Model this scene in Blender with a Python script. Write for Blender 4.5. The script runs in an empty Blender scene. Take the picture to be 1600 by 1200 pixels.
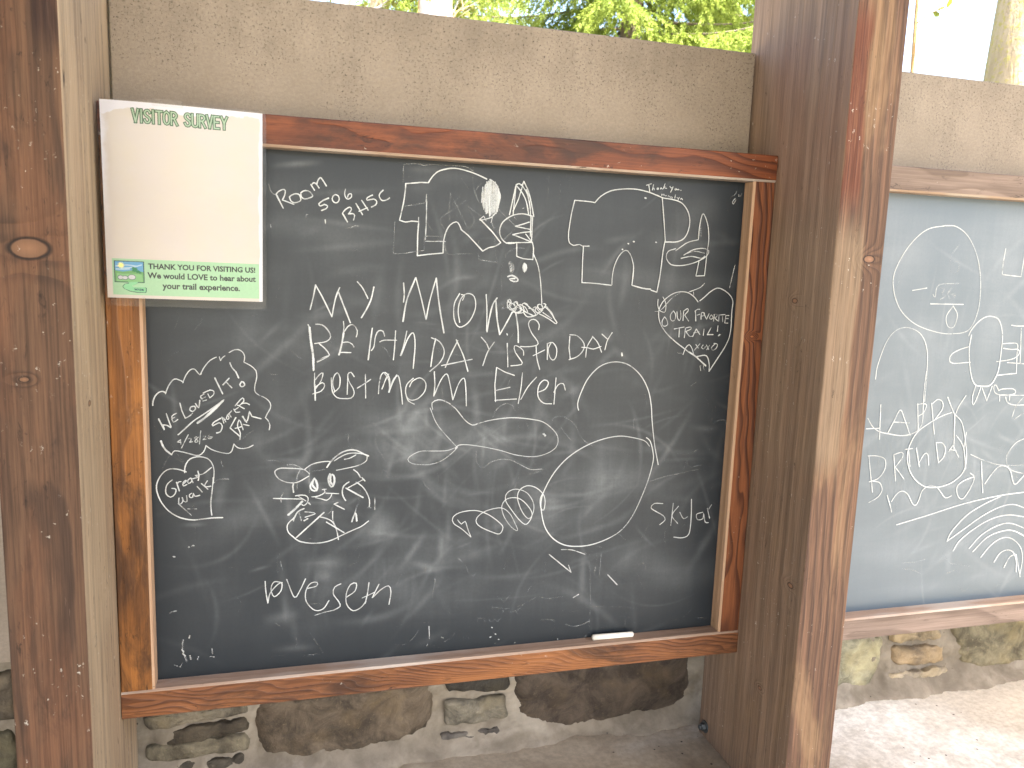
import bpy, bmesh, math, random
import numpy as np
from mathutils import Vector, Matrix
S = bpy.context.scene
# ---------------------------------------------------------------- camera
def make_camera():
    yaw, pit, rol = -0.2758, 0.1510, 0.0362
    fw = Vector((-math.sin(yaw)*math.cos(pit), math.cos(yaw)*math.cos(pit), -math.sin(pit)))
    rt = Vector((math.cos(yaw), math.sin(yaw), 0)); up = rt.cross(fw)
    r2 = rt*math.cos(rol)+up*math.sin(rol); u2 = up*math.cos(rol)-rt*math.sin(rol)
    c = bpy.data.cameras.new('camera'); o = bpy.data.objects.new('camera', c); S.collection.objects.link(o)
    m = Matrix((r2, u2, -fw)).transposed().to_4x4(); m.translation = (0.2037, -1.2658, 0.6685)
    o.matrix_world = m
    c.sensor_width = 36; c.lens = 1239.32*36/1600; c.clip_start = .02; c.clip_end = 3000
    c.dof.use_dof = True; c.dof.focus_distance = 1.42; c.dof.aperture_fstop = 9
    S.camera = o
make_camera()
# ---------------------------------------------------------------- light
SUN_EL, SUN_AZ = math.radians(58), math.radians(166)      # azimuth from +Y towards +X
EXPOSURE = 2.8
w = bpy.data.worlds.new("World"); S.world = w; w.use_nodes = True
nt = w.node_tree; bg = nt.nodes['Background']; bg.inputs[1].default_value = 0.15
sk = nt.nodes.new('ShaderNodeTexSky'); sk.sky_type = 'NISHITA'; sk.sun_disc = False
sk.sun_elevation = SUN_EL; sk.sun_rotation = SUN_AZ; sk.dust_density = 5.0; sk.air_density = 1.0
nt.links.new(sk.outputs[0], bg.inputs[0])
sl = bpy.data.lights.new('sun', 'SUN'); sl.energy = 4.6; sl.angle = math.radians(.5); sl.color = (1, .965, .91)
so = bpy.data.objects.new('sun', sl); S.collection.objects.link(so)
sd = Vector((math.sin(SUN_AZ)*math.cos(SUN_EL), math.cos(SUN_AZ)*math.cos(SUN_EL), math.sin(SUN_EL)))
so.rotation_euler = sd.to_track_quat('Z', 'Y').to_euler(); so.location = sd*20
vs = S.view_settings; vs.view_transform = 'Standard'; vs.look = 'None'; vs.exposure = EXPOSURE; vs.gamma = 1; vs.use_curve_mapping = False
S.cycles.max_bounces = 8; S.cycles.diffuse_bounces = 5; S.cycles.transparent_max_bounces = 16; S.cycles.use_denoising = True
S.cycles.caustics_reflective = False; S.cycles.caustics_refractive = False
rng = np.random.default_rng(7); random.seed(7)
W, H = 0.9724, 0.8225                     # chalkboard face
FL, FR, FT, FB, T = 0.0488, 0.0430, 0.0450, 0.0444, 0.0296
Q, PF = 0.0859, -0.2021                   # back and front of the posts
XL, XR = -FL, W+FR
PW = 0.0892                               # post width
BAY = XR+PW-XL                            # bay pitch
ZL, ZP = -0.276, 1.0564                   # ledge top, panel top
ZFLOOR = -0.78
# ---------------------------------------------------------------- object helpers
def link(o): S.collection.objects.link(o); return o
def tag(o, label=None, cat=None, group=None, kind=None):
    if label: o['label'] = label
    if cat: o['category'] = cat
    if group: o['group'] = group
    if kind: o['kind'] = kind
    return o
def empty(name, loc=(0,0,0)):
    o = bpy.data.objects.new(name, None); o.location = loc; o.empty_display_size = .1; return link(o)
def mesh_obj(name, verts, faces, mats, parent=None, loc=(0,0,0), smooth=False, mi=None):
    me = bpy.data.meshes.new(name); me.from_pydata([tuple(v) for v in verts], [], [tuple(f) for f in faces])
    for m in (mats if isinstance(mats, (list, tuple)) else [mats]): me.materials.append(m)
    if mi is not None: me.polygons.foreach_set('material_index', np.array(mi, dtype=np.int32))
    if smooth: me.polygons.foreach_set('use_smooth', np.ones(len(me.polygons), dtype=bool))
    me.update()
    o = bpy.data.objects.new(name, me); o.location = loc
    if parent: o.parent = parent
    return link(o)
def bm_obj(name, bm, mats, parent=None, loc=(0,0,0), smooth=False):
    me = bpy.data.meshes.new(name); bm.normal_update(); bm.to_mesh(me); bm.free()
    for m in (mats if isinstance(mats, (list, tuple)) else [mats]): me.materials.append(m)
    if smooth: me.polygons.foreach_set('use_smooth', np.ones(len(me.polygons), dtype=bool))
    o = bpy.data.objects.new(name, me); o.location = loc
    if parent: o.parent = parent
    return link(o)
def box_bm(x0, x1, y0, y1, z0, z1, bevel=0, seg=2, bm=None):
    bm = bm or bmesh.new()
    r = bmesh.ops.create_cube(bm, size=1)
    for v in r['verts']: v.co = Vector(((x0+x1)/2+v.co.x*(x1-x0), (y0+y1)/2+v.co.y*(y1-y0), (z0+z1)/2+v.co.z*(z1-z0)))
    if bevel:
        es = list({e for v in r['verts'] for e in v.link_edges})
        bmesh.ops.bevel(bm, geom=es, offset=bevel, segments=seg, profile=.6, affect='EDGES')
    return bm
# ---------------------------------------------------------------- node helper
class NG:
    def __init__(s, name):
        s.m = bpy.data.materials.new(name); s.m.use_nodes = True; s.t = s.m.node_tree; s.n = s.t.nodes
        s.bsdf = s.n['Principled BSDF']; s.out = s.n['Material Output']
    def put(s, sock, v):
        if isinstance(v, bpy.types.NodeSocket): s.t.links.new(v, sock)
        elif v is not None: sock.default_value = (*v, 1) if isinstance(v, tuple) and len(v) == 3 and sock.type == 'RGBA' else v
    def math(s, op, a, b=None, c=None, clamp=False):
        n = s.n.new('ShaderNodeMath'); n.operation = op; n.use_clamp = clamp
        s.put(n.inputs[0], a)
        if b is not None: s.put(n.inputs[1], b)
        if c is not None: s.put(n.inputs[2], c)
        return n.outputs[0]
    def add(s, a, b): return s.math('ADD', a, b)
    def sub(s, a, b): return s.math('SUBTRACT', a, b)
    def mul(s, a, b, clamp=False): return s.math('MULTIPLY', a, b, clamp=clamp)
    def step(s, x, lo, hi, a=0., b=1.):
        n = s.n.new('ShaderNodeMapRange'); n.interpolation_type = 'SMOOTHSTEP'; n.clamp = True
        s.put(n.inputs[0], x); s.put(n.inputs[1], lo); s.put(n.inputs[2], hi); s.put(n.inputs[3], a); s.put(n.inputs[4], b); return n.outputs[0]
    def obj(s):
        n = s.n.new('ShaderNodeTexCoord'); return n.outputs['Object']
    def sep(s, v):
        n = s.n.new('ShaderNodeSeparateXYZ'); s.put(n.inputs[0], v); return n.outputs
    def comb(s, x, y, z):
        n = s.n.new('ShaderNodeCombineXYZ'); s.put(n.inputs[0], x); s.put(n.inputs[1], y); s.put(n.inputs[2], z); return n.outputs[0]
    def vscale(s, v, k, off=(0,0,0)):
        n = s.n.new('ShaderNodeVectorMath'); n.operation = 'MULTIPLY_ADD'; s.put(n.inputs[0], v); n.inputs[1].default_value = k; n.inputs[2].default_value = off; return n.outputs[0]
    def noise(s, v, scale=1, detail=4, rough=.55, dist=0, col=False):
        n = s.n.new('ShaderNodeTexNoise'); s.put(n.inputs['Vector'], v); n.inputs['Scale'].default_value = scale; n.inputs['Detail'].default_value = detail
        n.inputs['Roughness'].default_value = rough; n.inputs['Distortion'].default_value = dist
        return n.outputs['Color' if col else 'Fac']
    def voro(s, v, scale=1, rnd=1, out='Distance'):
        n = s.n.new('ShaderNodeTexVoronoi'); s.put(n.inputs['Vector'], v); n.inputs['Scale'].default_value = scale; n.inputs['Randomness'].default_value = rnd
        return n.outputs[out]
    def mix(s, f, a, b, mode='MIX'):
        n = s.n.new('ShaderNodeMix'); n.data_type = 'RGBA'; n.blend_type = mode
        s.put(n.inputs[0], f); s.put(n.inputs[6], a); s.put(n.inputs[7], b); return n.outputs[2]
    def ramp(s, f, stops):
        n = s.n.new('ShaderNodeValToRGB'); s.put(n.inputs[0], f); e = n.color_ramp.elements
        while len(e) < len(stops): e.new(.5)
        for el, (p, c) in zip(e, stops): el.position = p; el.color = (*c, 1)
        return n.outputs[0]
    def attr(s, name, out='Fac'):
        n = s.n.new('ShaderNodeAttribute'); n.attribute_name = name; return n.outputs[out]
    def bump(s, h, strength=.3, dist=.002, nrm=None):
        n = s.n.new('ShaderNodeBump'); s.put(n.inputs['Height'], h); n.inputs['Strength'].default_value = strength; n.inputs['Distance'].default_value = dist
        if nrm is not None: s.put(n.inputs['Normal'], nrm)
        return n.outputs[0]
    def finish(s, col=None, rough=None, bump=None, spec=None):
        if col is not None: s.put(s.bsdf.inputs['Base Color'], col)
        if rough is not None: s.put(s.bsdf.inputs['Roughness'], rough)
        if bump is not None: s.put(s.bsdf.inputs['Normal'], bump)
        if spec is not None: s.bsdf.inputs['Specular IOR Level'].default_value = spec
        return s.m
def plain(name, col, rough=.6, spec=.4, var=.15, scale=40, metal=0):
    g = NG(name); n = g.noise(g.obj(), scale, 3)
    c = g.mix(n, tuple(x*(1-var) for x in col), tuple(min(1, x*(1+var)) for x in col))
    g.bsdf.inputs['Metallic'].default_value = metal
    return g.finish(c, rough, g.bump(n, .1, .001), spec)
def wood(name, dark, light, grain='Z', rings=90, centre=(.03, .4), tilt=.05, stain=((0.02,.012,.008), .5), worn=None, knots=(), specks=.5,
         rough=.62, seed=0, spec=.35, warp=.012, ringamt=.75, fibre=.35, band=None, side=None, scuff=.5):
    """solid wood: growth rings about a tilted axis, fibres, knots, dark stain, worn patches and pale specks; object space"""
    g = NG(name); o = g.sep(g.obj())
    a, b, l = {'Z': (o[0], o[1], o[2]), 'X': (o[2], o[1], o[0]), 'Y': (o[0], o[2], o[1])}[grain]
    k = seed*3.17
    P = g.comb(g.add(a, k), g.add(b, k*.7), g.add(l, k*1.3))
    w1 = g.noise(g.vscale(P, (7, 7, 2.2)), 1, 3)
    w2 = g.noise(g.vscale(P, (30, 30, 5)), 1, 3)
    kn = None; kd = None
    for (ka, kl, kr, kb) in knots:                # across, along, radius, which coordinate is across (0: a, 1: b)
        ac = b if kb else a
        da = g.sub(ac, ka); dl = g.sub(l, kl)
        d = g.math('SQRT', g.add(g.math('POWER', da, 2.), g.math('POWER', g.mul(dl, 1.75), 2.)))
        d = g.add(d, g.mul(g.sub(w2, .5), kr*.5))
        e = g.math('EXPONENT', g.mul(g.math('POWER', g.mul(d, 1/(kr*2.6)), 2.), -1.))
        kn = e if kn is None else g.add(kn, e)
        q = g.mul(d, 1/kr); kd = q if kd is None else g.math('MINIMUM', kd, q)
    ra = g.add(g.sub(a, centre[0]), g.mul(l, tilt)); rb = g.sub(b, centre[1])
    r = g.math('SQRT', g.add(g.math('POWER', ra, 2.), g.math('POWER', rb, 2.)))
    r = g.add(r, g.mul(g.sub(w1, .5), warp*3)); r = g.add(r, g.mul(g.sub(w2, .5), warp*.35))
    if kn is not None: r = g.add(r, g.mul(kn, .03))
    ph = g.math('FRACT', g.mul(r, rings))
    late = g.mul(g.step(ph, .35, .86), g.step(ph, .9, 1., 1., 0.))
    yr = g.noise(g.comb(g.mul(r, rings*.33), 3.3+k, .5), 1, 2)
    late = g.mul(late, g.add(g.mul(yr, .9), .45))
    fib = g.noise(g.vscale(P, (420, 420, 9)), 1, 4, .65)
    strk = g.noise(g.vscale(P, (75, 75, 1.6)), 1, 4, .6)
    pat = g.noise(g.vscale(P, (11, 11, 3.2)), 1, 5, .6, .4)
    c = g.mix(g.mul(late, ringamt, clamp=True), light, dark)
    c = g.mix(g.step(strk, .38, .72, 0., .55), c, dark)
    if worn: c = g.mix(g.mul(g.step(pat, worn[1]-.09, worn[1]+.09), g.add(g.mul(fib, .8), .3), clamp=True), c, worn[0])
    if stain:
        sn = g.noise(g.vscale(P, (14, 14, 4.5), (9, 4, 2)), 1, 6, .68, .6)
        c = g.mix(g.step(sn, 1-stain[1]-.06, 1-stain[1]+.14, 0., .8), c, stain[0])
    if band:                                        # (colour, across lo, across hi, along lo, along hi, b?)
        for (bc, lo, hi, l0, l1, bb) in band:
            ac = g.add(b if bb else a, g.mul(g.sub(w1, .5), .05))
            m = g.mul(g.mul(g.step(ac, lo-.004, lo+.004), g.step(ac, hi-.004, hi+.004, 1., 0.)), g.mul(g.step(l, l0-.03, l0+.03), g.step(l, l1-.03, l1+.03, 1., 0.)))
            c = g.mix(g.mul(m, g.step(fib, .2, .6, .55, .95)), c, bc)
    c = g.mix(g.step(fib, .3, .75, .0, fibre), c, tuple(x*.35 for x in dark))
    if side:                                        # weathered face; on the right post painted light: (sign of its normal along X, colour, amount)
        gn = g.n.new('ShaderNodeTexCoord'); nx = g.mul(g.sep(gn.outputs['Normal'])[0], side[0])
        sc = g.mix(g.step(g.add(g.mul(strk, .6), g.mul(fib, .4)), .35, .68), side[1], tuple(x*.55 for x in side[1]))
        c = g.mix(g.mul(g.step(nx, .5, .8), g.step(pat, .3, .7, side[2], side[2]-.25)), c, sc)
    if scuff:
        sn = g.noise(g.vscale(P, (120, 120, 34), (2, 8, 5)), 1, 6, .75, .8); sm_ = g.noise(g.vscale(P, (22, 22, 9), (7, 1, 3)), 1, 4, .6)
        c = g.mix(g.mul(g.step(sn, .56, .68), g.step(sm_, .62-.25*scuff, .78-.25*scuff, 0., .85)), c, tuple(x*.22 for x in dark))
        sl_ = g.noise(g.vscale(P, (150, 150, 20), (1, 3, 8)), 1, 5, .75, .5)
        c = g.mix(g.mul(g.step(sl_, .62, .72), g.step(sm_, .5, .3, 0., .55)), c, tuple(min(.5, x*1.5+.05) for x in light))
    if kd is not None:
        kc = g.mix(g.mul(g.math('FRACT', g.mul(kd, 1.05)), .6), tuple(x*1.7 for x in light), tuple((x+y)/2 for x, y in zip(light, dark)))
        c = g.mix(g.step(kd, .85, 1.05, .85, 0.), c, kc)
        c = g.mix(g.mul(g.step(kd, .86, 1., 0., .9), g.step(kd, 1.05, 1.32, 1., 0.)), c, tuple(x*.25 for x in dark))
    if specks:
        PW_ = g.vscale(g.noise(P, 260, 3, .7, col=True), (.012, .012, .016)); nv = g.n.new('ShaderNodeVectorMath'); nv.operation = 'ADD'; g.put(nv.inputs[0], P); g.put(nv.inputs[1], PW_); P2 = nv.outputs[0]
        v = g.voro(g.vscale(P2, (1, 1, .6)), 105); msk = g.noise(P, 9, 3)
        v2 = g.voro(g.vscale(P2, (1, 1, .35), (5, 3, 1)), 34)
        s1 = g.mul(g.step(v, .05, .13, 1., 0.), g.step(msk, .62-.12*specks, .70-.12*specks))
        s2 = g.mul(g.step(v2, .02, .055, 1., 0.), g.step(msk, .52-.1*specks, .58-.1*specks))
        c = g.mix(g.mul(g.math('MAXIMUM', s1, s2), .8), c, (.62, .58, .5))
    hgt = g.add(g.mul(fib, .6), g.mul(late, .5)); hgt = g.add(hgt, g.mul(strk, .5))
    rg = g.add(rough-.08, g.mul(fib, .22))
    return g.finish(c, rg, g.bump(hgt, .5, .002), spec)
ROOF_X, ROOF_Y, ROOF_Z = 2.5, -5.6, 2.6
SMUDGE = {'A': [(0.216, 0.804, 0.036, 0.0041, 0.14, 0.5), (0.445, 0.801, 0.0627, 0.0125, 0.03, 0.14), (0.292, 0.695, 0.0819, 0.0256, 0.04, 0.12), (0.287, 0.719, 0.0717, 0.0041, -0.09, 0.17), (0.287, 0.685, 0.0819, 0.0051, 0.13, 0.17), (0.391, 0.374, 0.0477, 0.0127, 1.42, 0.2), (0.37, 0.406, 0.021, 0.0315, 1.58, 0.14), (0.411, 0.427, 0.0737, 0.0105, 0.79, 0.14), (0.199, 0.332, 0.0317, 0.0106, 0.62, 0.34), (0.18, 0.297, 0.0373, 0.0128, 0.33, 0.24), (0.346, 0.24, 0.0271, 0.0174, -0.23, 0.45), (0.341, 0.224, 0.0326, 0.0131, 0.31, 0.35), (0.309, 0.365, 0.0632, 0.0148, 0.06, 0.14), (0.259, 0.174, 0.0154, 0.0219, 1.57, 0.4), (0.254, 0.153, 0.011, 0.0132, 1.41, 0.35), (0.4, 0.187, 0.0386, 0.0055, 0.97, 0.35), (0.422, 0.157, 0.0335, 0.0067, -0.42, 0.3), (0.448, 0.195, 0.0222, 0.0055, 1.51, 0.35), (0.099, 0.3, 0.0373, 0.0085, 1.31, 0.3), (0.152, 0.38, 0.0262, 0.0147, 0.89, 0.2), (0.06, 0.251, 0.0043, 0.013, 1.55, 0.35), (0.188, 0.087, 0.0281, 0.009, 0.1, 0.3), (0.208, 0.032, 0.0343, 0.0057, -0.02, 0.3), (0.571, 0.228, 0.0673, 0.0179, -0.19, 0.24), (0.615, 0.277, 0.056, 0.0112, -0.51, 0.25), (0.628, 0.242, 0.0339, 0.0283, -0.05, 0.15), (0.706, 0.119, 0.0474, 0.0059, 1.59, 0.25), (0.873, 0.757, 0.0579, 0.0232, 0.53, 0.18), (0.852, 0.713, 0.0689, 0.0172, 0.04, 0.14), (0.919, 0.716, 0.007, 0.0528, 1.65, 0.12), (0.805, 0.512, 0.0455, 0.0569, 0.0, 0.08), (0.504, 0.371, 0.0969, 0.0323, -0.11, 0.18), (0.497, 0.447, 0.0638, 0.0043, 0.25, 0.14), (0.392, 0.352, 0.0319, 0.0213, -0.03, 0.2), (0.656, 0.631, 0.0217, 0.0977, 1.43, 0.07), (0.307, 0.602, 0.0616, 0.0082, -0.24, 0.12), (0.287, 0.767, 0.0719, 0.0041, 0.11, 0.14), (0.229, 0.46, 0.0466, 0.0104, 0.98, 0.14), (0.452, 0.511, 0.0315, 0.021, 0.0, 0.1), (0.623, 0.101, 0.2338, 0.0351, -0.04, 0.08), (0.791, 0.149, 0.036, 0.012, 1.26, 0.18), (0.945, 0.164, 0.0626, 0.0075, 1.06, 0.2), (0.916, 0.288, 0.0485, 0.0097, 0.3, 0.12), (0.352, 0.123, 0.1231, 0.0224, -0.02, 0.12), (0.4, 0.783, 0.0311, 0.0125, 0.06, 0.12), (0.533, 0.348, 0.0652, 0.0196, 1.43, 0.16), (0.516, 0.36, 0.0432, 0.0032, 1.51, 0.22), (0.459, 0.217, 0.0442, 0.0044, 1.56, 0.28), (0.452, 0.284, 0.0326, 0.0033, 1.56, 0.22), (0.191, 0.53, 0.0154, 0.0617, 1.56, 0.08), (0.404, 0.808, 0.0312, 0.0062, 0.06, 0.2), (0.48, 0.657, 0.1255, 0.0146, 0.37, 0.08), (0.09, 0.568, 0.0823, 0.0144, -0.06, 0.05)],
 'B': [(0.18, 0.709, 0.0822, 0.0411, 0.5, 0.25), (0.112, 0.788, 0.0802, 0.0535, 0.68, 0.2), (0.236, 0.514, 0.0703, 0.0843, 1.06, 0.2), (0.221, 0.4, 0.0563, 0.0282, -0.02, 0.2), (0.411, 0.692, 0.09, 0.045, 0.32, 0.3), (0.415, 0.566, 0.0602, 0.0752, 1.51, 0.25), (0.364, 0.278, 0.1204, 0.0602, -0.04, 0.15), (0.227, 0.123, 0.117, 0.0293, -0.07, 0.2), (0.27, 0.038, 0.1356, 0.0151, 0.01, 0.25), (0.499, 0.048, 0.0978, 0.0196, -0.0, 0.25), (0.266, 0.412, 0.0859, 0.0143, 0.85, 0.25), (0.413, 0.779, 0.0902, 0.0451, 0.05, 0.3)]}
STONES=[
((0.17,.15,.115),[(-0.0478,-0.1414),(0.119,-0.126),(0.1251,-0.1566),(-0.0425,-0.1687)]),
((0.075,.062,.045),[(-0.0116,-0.1729),(0.1206,-0.1659),(0.1268,-0.1918),(-0.0082,-0.2003)]),
((0.16,.14,.10),[(-0.0413,-0.1992),(0.1235,-0.1976),(0.1263,-0.2295),(-0.0402,-0.2288)]),
((0.12,.105,.08),[(-0.0446,-0.2367),(0.1284,-0.2386),(0.1298,-0.3013),(-0.0439,-0.2837)]),
((0.11,.086,.062),[(0.1429,-0.1377),(0.2988,-0.1329),(0.4641,-0.1291),(0.4699,-0.1719),(0.4588,-0.2317),(0.3951,-0.2522),(0.3231,-0.2683),(0.1615,-0.2626),(0.1399,-0.2061)]),
((0.04,.036,.03),[(0.4913,-0.1269),(0.6185,-0.1227),(0.6212,-0.1608),(0.6138,-0.1707),(0.4983,-0.1595)]),
((0.16,.145,.115),[(0.4901,-0.1797),(0.6155,-0.1818),(0.6172,-0.2284),(0.4937,-0.2283)]),
((0.11,.10,.09),[(0.484,-0.2431),(0.6047,-0.2459),(0.604,-0.2651),(0.482,-0.2644)]),
((0.072,.056,.043),[(0.6345,-0.1326),(0.8917,-0.1305),(1.0143,-0.1322),(1.0251,-0.2333),(0.9875,-0.2505),(0.8716,-0.2645),(0.7314,-0.2657),(0.643,-0.2483)]),
((0.27,.26,.19),[(1.2316,-0.1344),(1.5103,-0.1411),(1.5117,-0.2064),(1.487,-0.2584),(1.4466,-0.2817),(1.2459,-0.277)]),
((0.26,.21,.14),[(1.5267,-0.1335),(1.6621,-0.134),(1.6699,-0.1632),(1.5353,-0.1591)]),
((0.24,.19,.135),[(1.532,-0.1743),(1.676,-0.1796),(1.6854,-0.2189),(1.606,-0.223),(1.5406,-0.2127)]),
((0.29,.25,.19),[(1.5225,-0.2358),(1.699,-0.2364),(1.7062,-0.2598),(1.5308,-0.2588)]),
((0.19,.17,.115),[(1.7024,-0.1347),(1.9283,-0.1233),(2.0297,-0.2459),(1.7953,-0.2536),(1.7396,-0.2344)]),
((0.2,.18,.12),[(2.0684,-0.1243),(2.4297,-0.1125),(2.5067,-0.2517),(2.1108,-0.2409)]),
((0.10,.09,.06),[(-0.4013,-0.1423),(-0.2553,-0.1397),(-0.2389,-0.1886),(-0.247,-0.2346),(-0.4063,-0.2153)]),
((0.12,.10,.075),[(-0.4032,-0.0419),(-0.2407,-0.0407),(-0.2373,-0.119),(-0.3998,-0.12)]),
]
def bark_mat(name, a, b, moss=None):
    g = NG(name); p = g.obj(); n = g.noise(g.vscale(p, (14, 14, 3)), 1, 6, .7, .5); f = g.noise(p, 40, 4, .7)
    c = g.mix(g.step(n, .35, .65), a, b)
    if moss: c = g.mix(g.step(f, .5, .62, 0., .8), c, moss)
    return g.finish(c, .9, g.bump(g.add(n, g.mul(f, .4)), .8, .02), .2)
def leaf_mat(name, col, col2):
    g = NG(name); p = g.obj(); n = g.noise(p, 2.5, 4, .6); n2 = g.noise(p, 18, 2)
    c = g.mix(g.step(g.add(g.mul(n, .6), g.mul(n2, .4)), .36, .62), col, col2)
    tr = g.n.new('ShaderNodeBsdfTranslucent'); g.put(tr.inputs[0], c)
    g.put(g.bsdf.inputs['Base Color'], c); g.bsdf.inputs['Roughness'].default_value = .6; g.bsdf.inputs['Specular IOR Level'].default_value = .25
    mx = g.n.new('ShaderNodeMixShader'); mx.inputs[0].default_value = .45
    g.t.links.new(g.bsdf.outputs[0], mx.inputs[1]); g.t.links.new(tr.outputs[0], mx.inputs[2]); g.t.links.new(mx.outputs[0], g.out.inputs[0]); return g.m
def tube(pts, r0, r1, k=8):
    pts = np.array(pts, float); n = len(pts); V, F = [], []
    tg = np.gradient(pts, axis=0); tg /= np.linalg.norm(tg, axis=1)[:, None]
    ref = np.array([.31, .95, .05])
    for i in range(n):
        u = np.cross(tg[i], ref); u /= np.linalg.norm(u); v = np.cross(tg[i], u); r = r0+(r1-r0)*i/(n-1)
        for j in range(k):
            a = 2*math.pi*j/k; V.append(pts[i]+(u*math.cos(a)+v*math.sin(a))*r)
    for i in range(n-1):
        for j in range(k): F.append((i*k+j, i*k+(j+1) % k, (i+1)*k+(j+1) % k, (i+1)*k+j))
    return V, F
def join(parts):
    V, F = [], []
    for v, f in parts:
        b = len(V); V += list(v); F += [tuple(i+b for i in q) for q in f]
    return V, F
def needles(curve, r, length, n, width, droop):
    """flat needle quads round a twig curve (m,3)"""
    m = len(curve); t = r.uniform(0, m-1.001, n); i = t.astype(int); f = (t-i)[:, None]; p = curve[i]*(1-f)+curve[i+1]*f
    tg = curve[i+1]-curve[i]; tg /= np.linalg.norm(tg, axis=1)[:, None]
    d = r.normal(size=(n, 3)); d -= (d*tg).sum(1)[:, None]*tg; d /= np.linalg.norm(d, axis=1)[:, None]
    d = d*.85+tg*.75; d[:, 2] -= droop; d /= np.linalg.norm(d, axis=1)[:, None]
    w_ = np.cross(d, r.normal(size=(n, 3))); w_ /= np.linalg.norm(w_, axis=1)[:, None]
    L = length*r.uniform(.6, 1.15, n)[:, None]; w_ = w_*width/2
    return np.stack([p-w_*.6, p+w_*.6, p+d*L*.6+w_, p+d*L, p+d*L*.6-w_], 1)
def conifer(x, y, h, rad, label, seed, nb=70, leafm=None, bark=None, zlo=.6, tip=1.0, dens=1., group='conifers behind the pavilion'):
    r = np.random.default_rng(seed); o = tag(empty('conifer_tree', (x, y, ZFLOOR-.12)), label, 'tree', group)
    n = 14; ln = np.array([(.06*math.sin(i*.7+seed), .06*math.cos(i*.5+seed), h*i/(n-1)) for i in range(n)])
    V, F = tube(ln, h*.018+.03, .01, 12); mesh_obj('trunk', V, F, bark, o, smooth=True)
    B, Q = [], []
    for b in range(nb):
        u = (b+r.random())/nb; z = zlo+(h*.97-zlo)*u; L = rad*(1-u)**.75*r.uniform(.75, 1.1)+.12; az = b*2.4+r.uniform(-.4, .4)
        k = 9; s = np.linspace(0, 1, k); c = np.stack([math.cos(az)*L*s, math.sin(az)*L*s, z-.30*L*s**1.3+.16*L*s**3], 1); c[:, :2] += ln[min(n-1, int(u*n)), :2]
        B.append(tube(c, .008+.012*(1-u), .003, 5))
        ntw = int((6+L*13)*dens)
        for q in range(ntw):
            f = (q+.5+r.uniform(-.4, .4))/ntw*.9+.1; ii = min(k-2, int(f*(k-1))); p = c[ii]+(c[ii+1]-c[ii])*(f*(k-1)-ii)
            side = 1 if q % 2 else -1; a2 = az+side*r.uniform(.35, 1.1); l2 = (.14+.34*L*(1-f*.75))*r.uniform(.6, 1.15)*tip; s2 = np.linspace(0, 1, 6)
            tw = np.stack([p[0]+math.cos(a2)*l2*s2*.75, p[1]+math.sin(a2)*l2*s2*.75, p[2]-l2*s2**1.5*r.uniform(.35, .95)], 1)
            Q.append(needles(tw, r, .034, int(26+l2*150), .0068, .35))
            for e in range(2):
                jj = r.integers(1, 4); pp_ = tw[jj]; a3 = a2+r.choice([-1, 1])*r.uniform(.5, 1.); l3 = l2*r.uniform(.3, .55); t3 = np.stack([pp_[0]+math.cos(a3)*l3*s2*.7, pp_[1]+math.sin(a3)*l3*s2*.7, pp_[2]-l3*s2*r.uniform(.4, 1.)], 1)
                Q.append(needles(t3, r, .032, int(16+l3*150), .0068, .35))
    V, F = join(B); mesh_obj('branches', V, F, bark, o)
    A = np.concatenate(Q); m = len(A)
    me = bpy.data.meshes.new('foliage'); me.vertices.add(m*5); me.vertices.foreach_set('co', A.ravel()); me.loops.add(m*5); me.loops.foreach_set('vertex_index', np.arange(m*5, dtype=np.int32))
    me.polygons.add(m); me.polygons.foreach_set('loop_start', np.arange(0, m*5, 5, dtype=np.int32)); me.materials.append(leafm); me.update(calc_edges=True)
    fo = link(bpy.data.objects.new('foliage', me)); fo.parent = o
    return o
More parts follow.
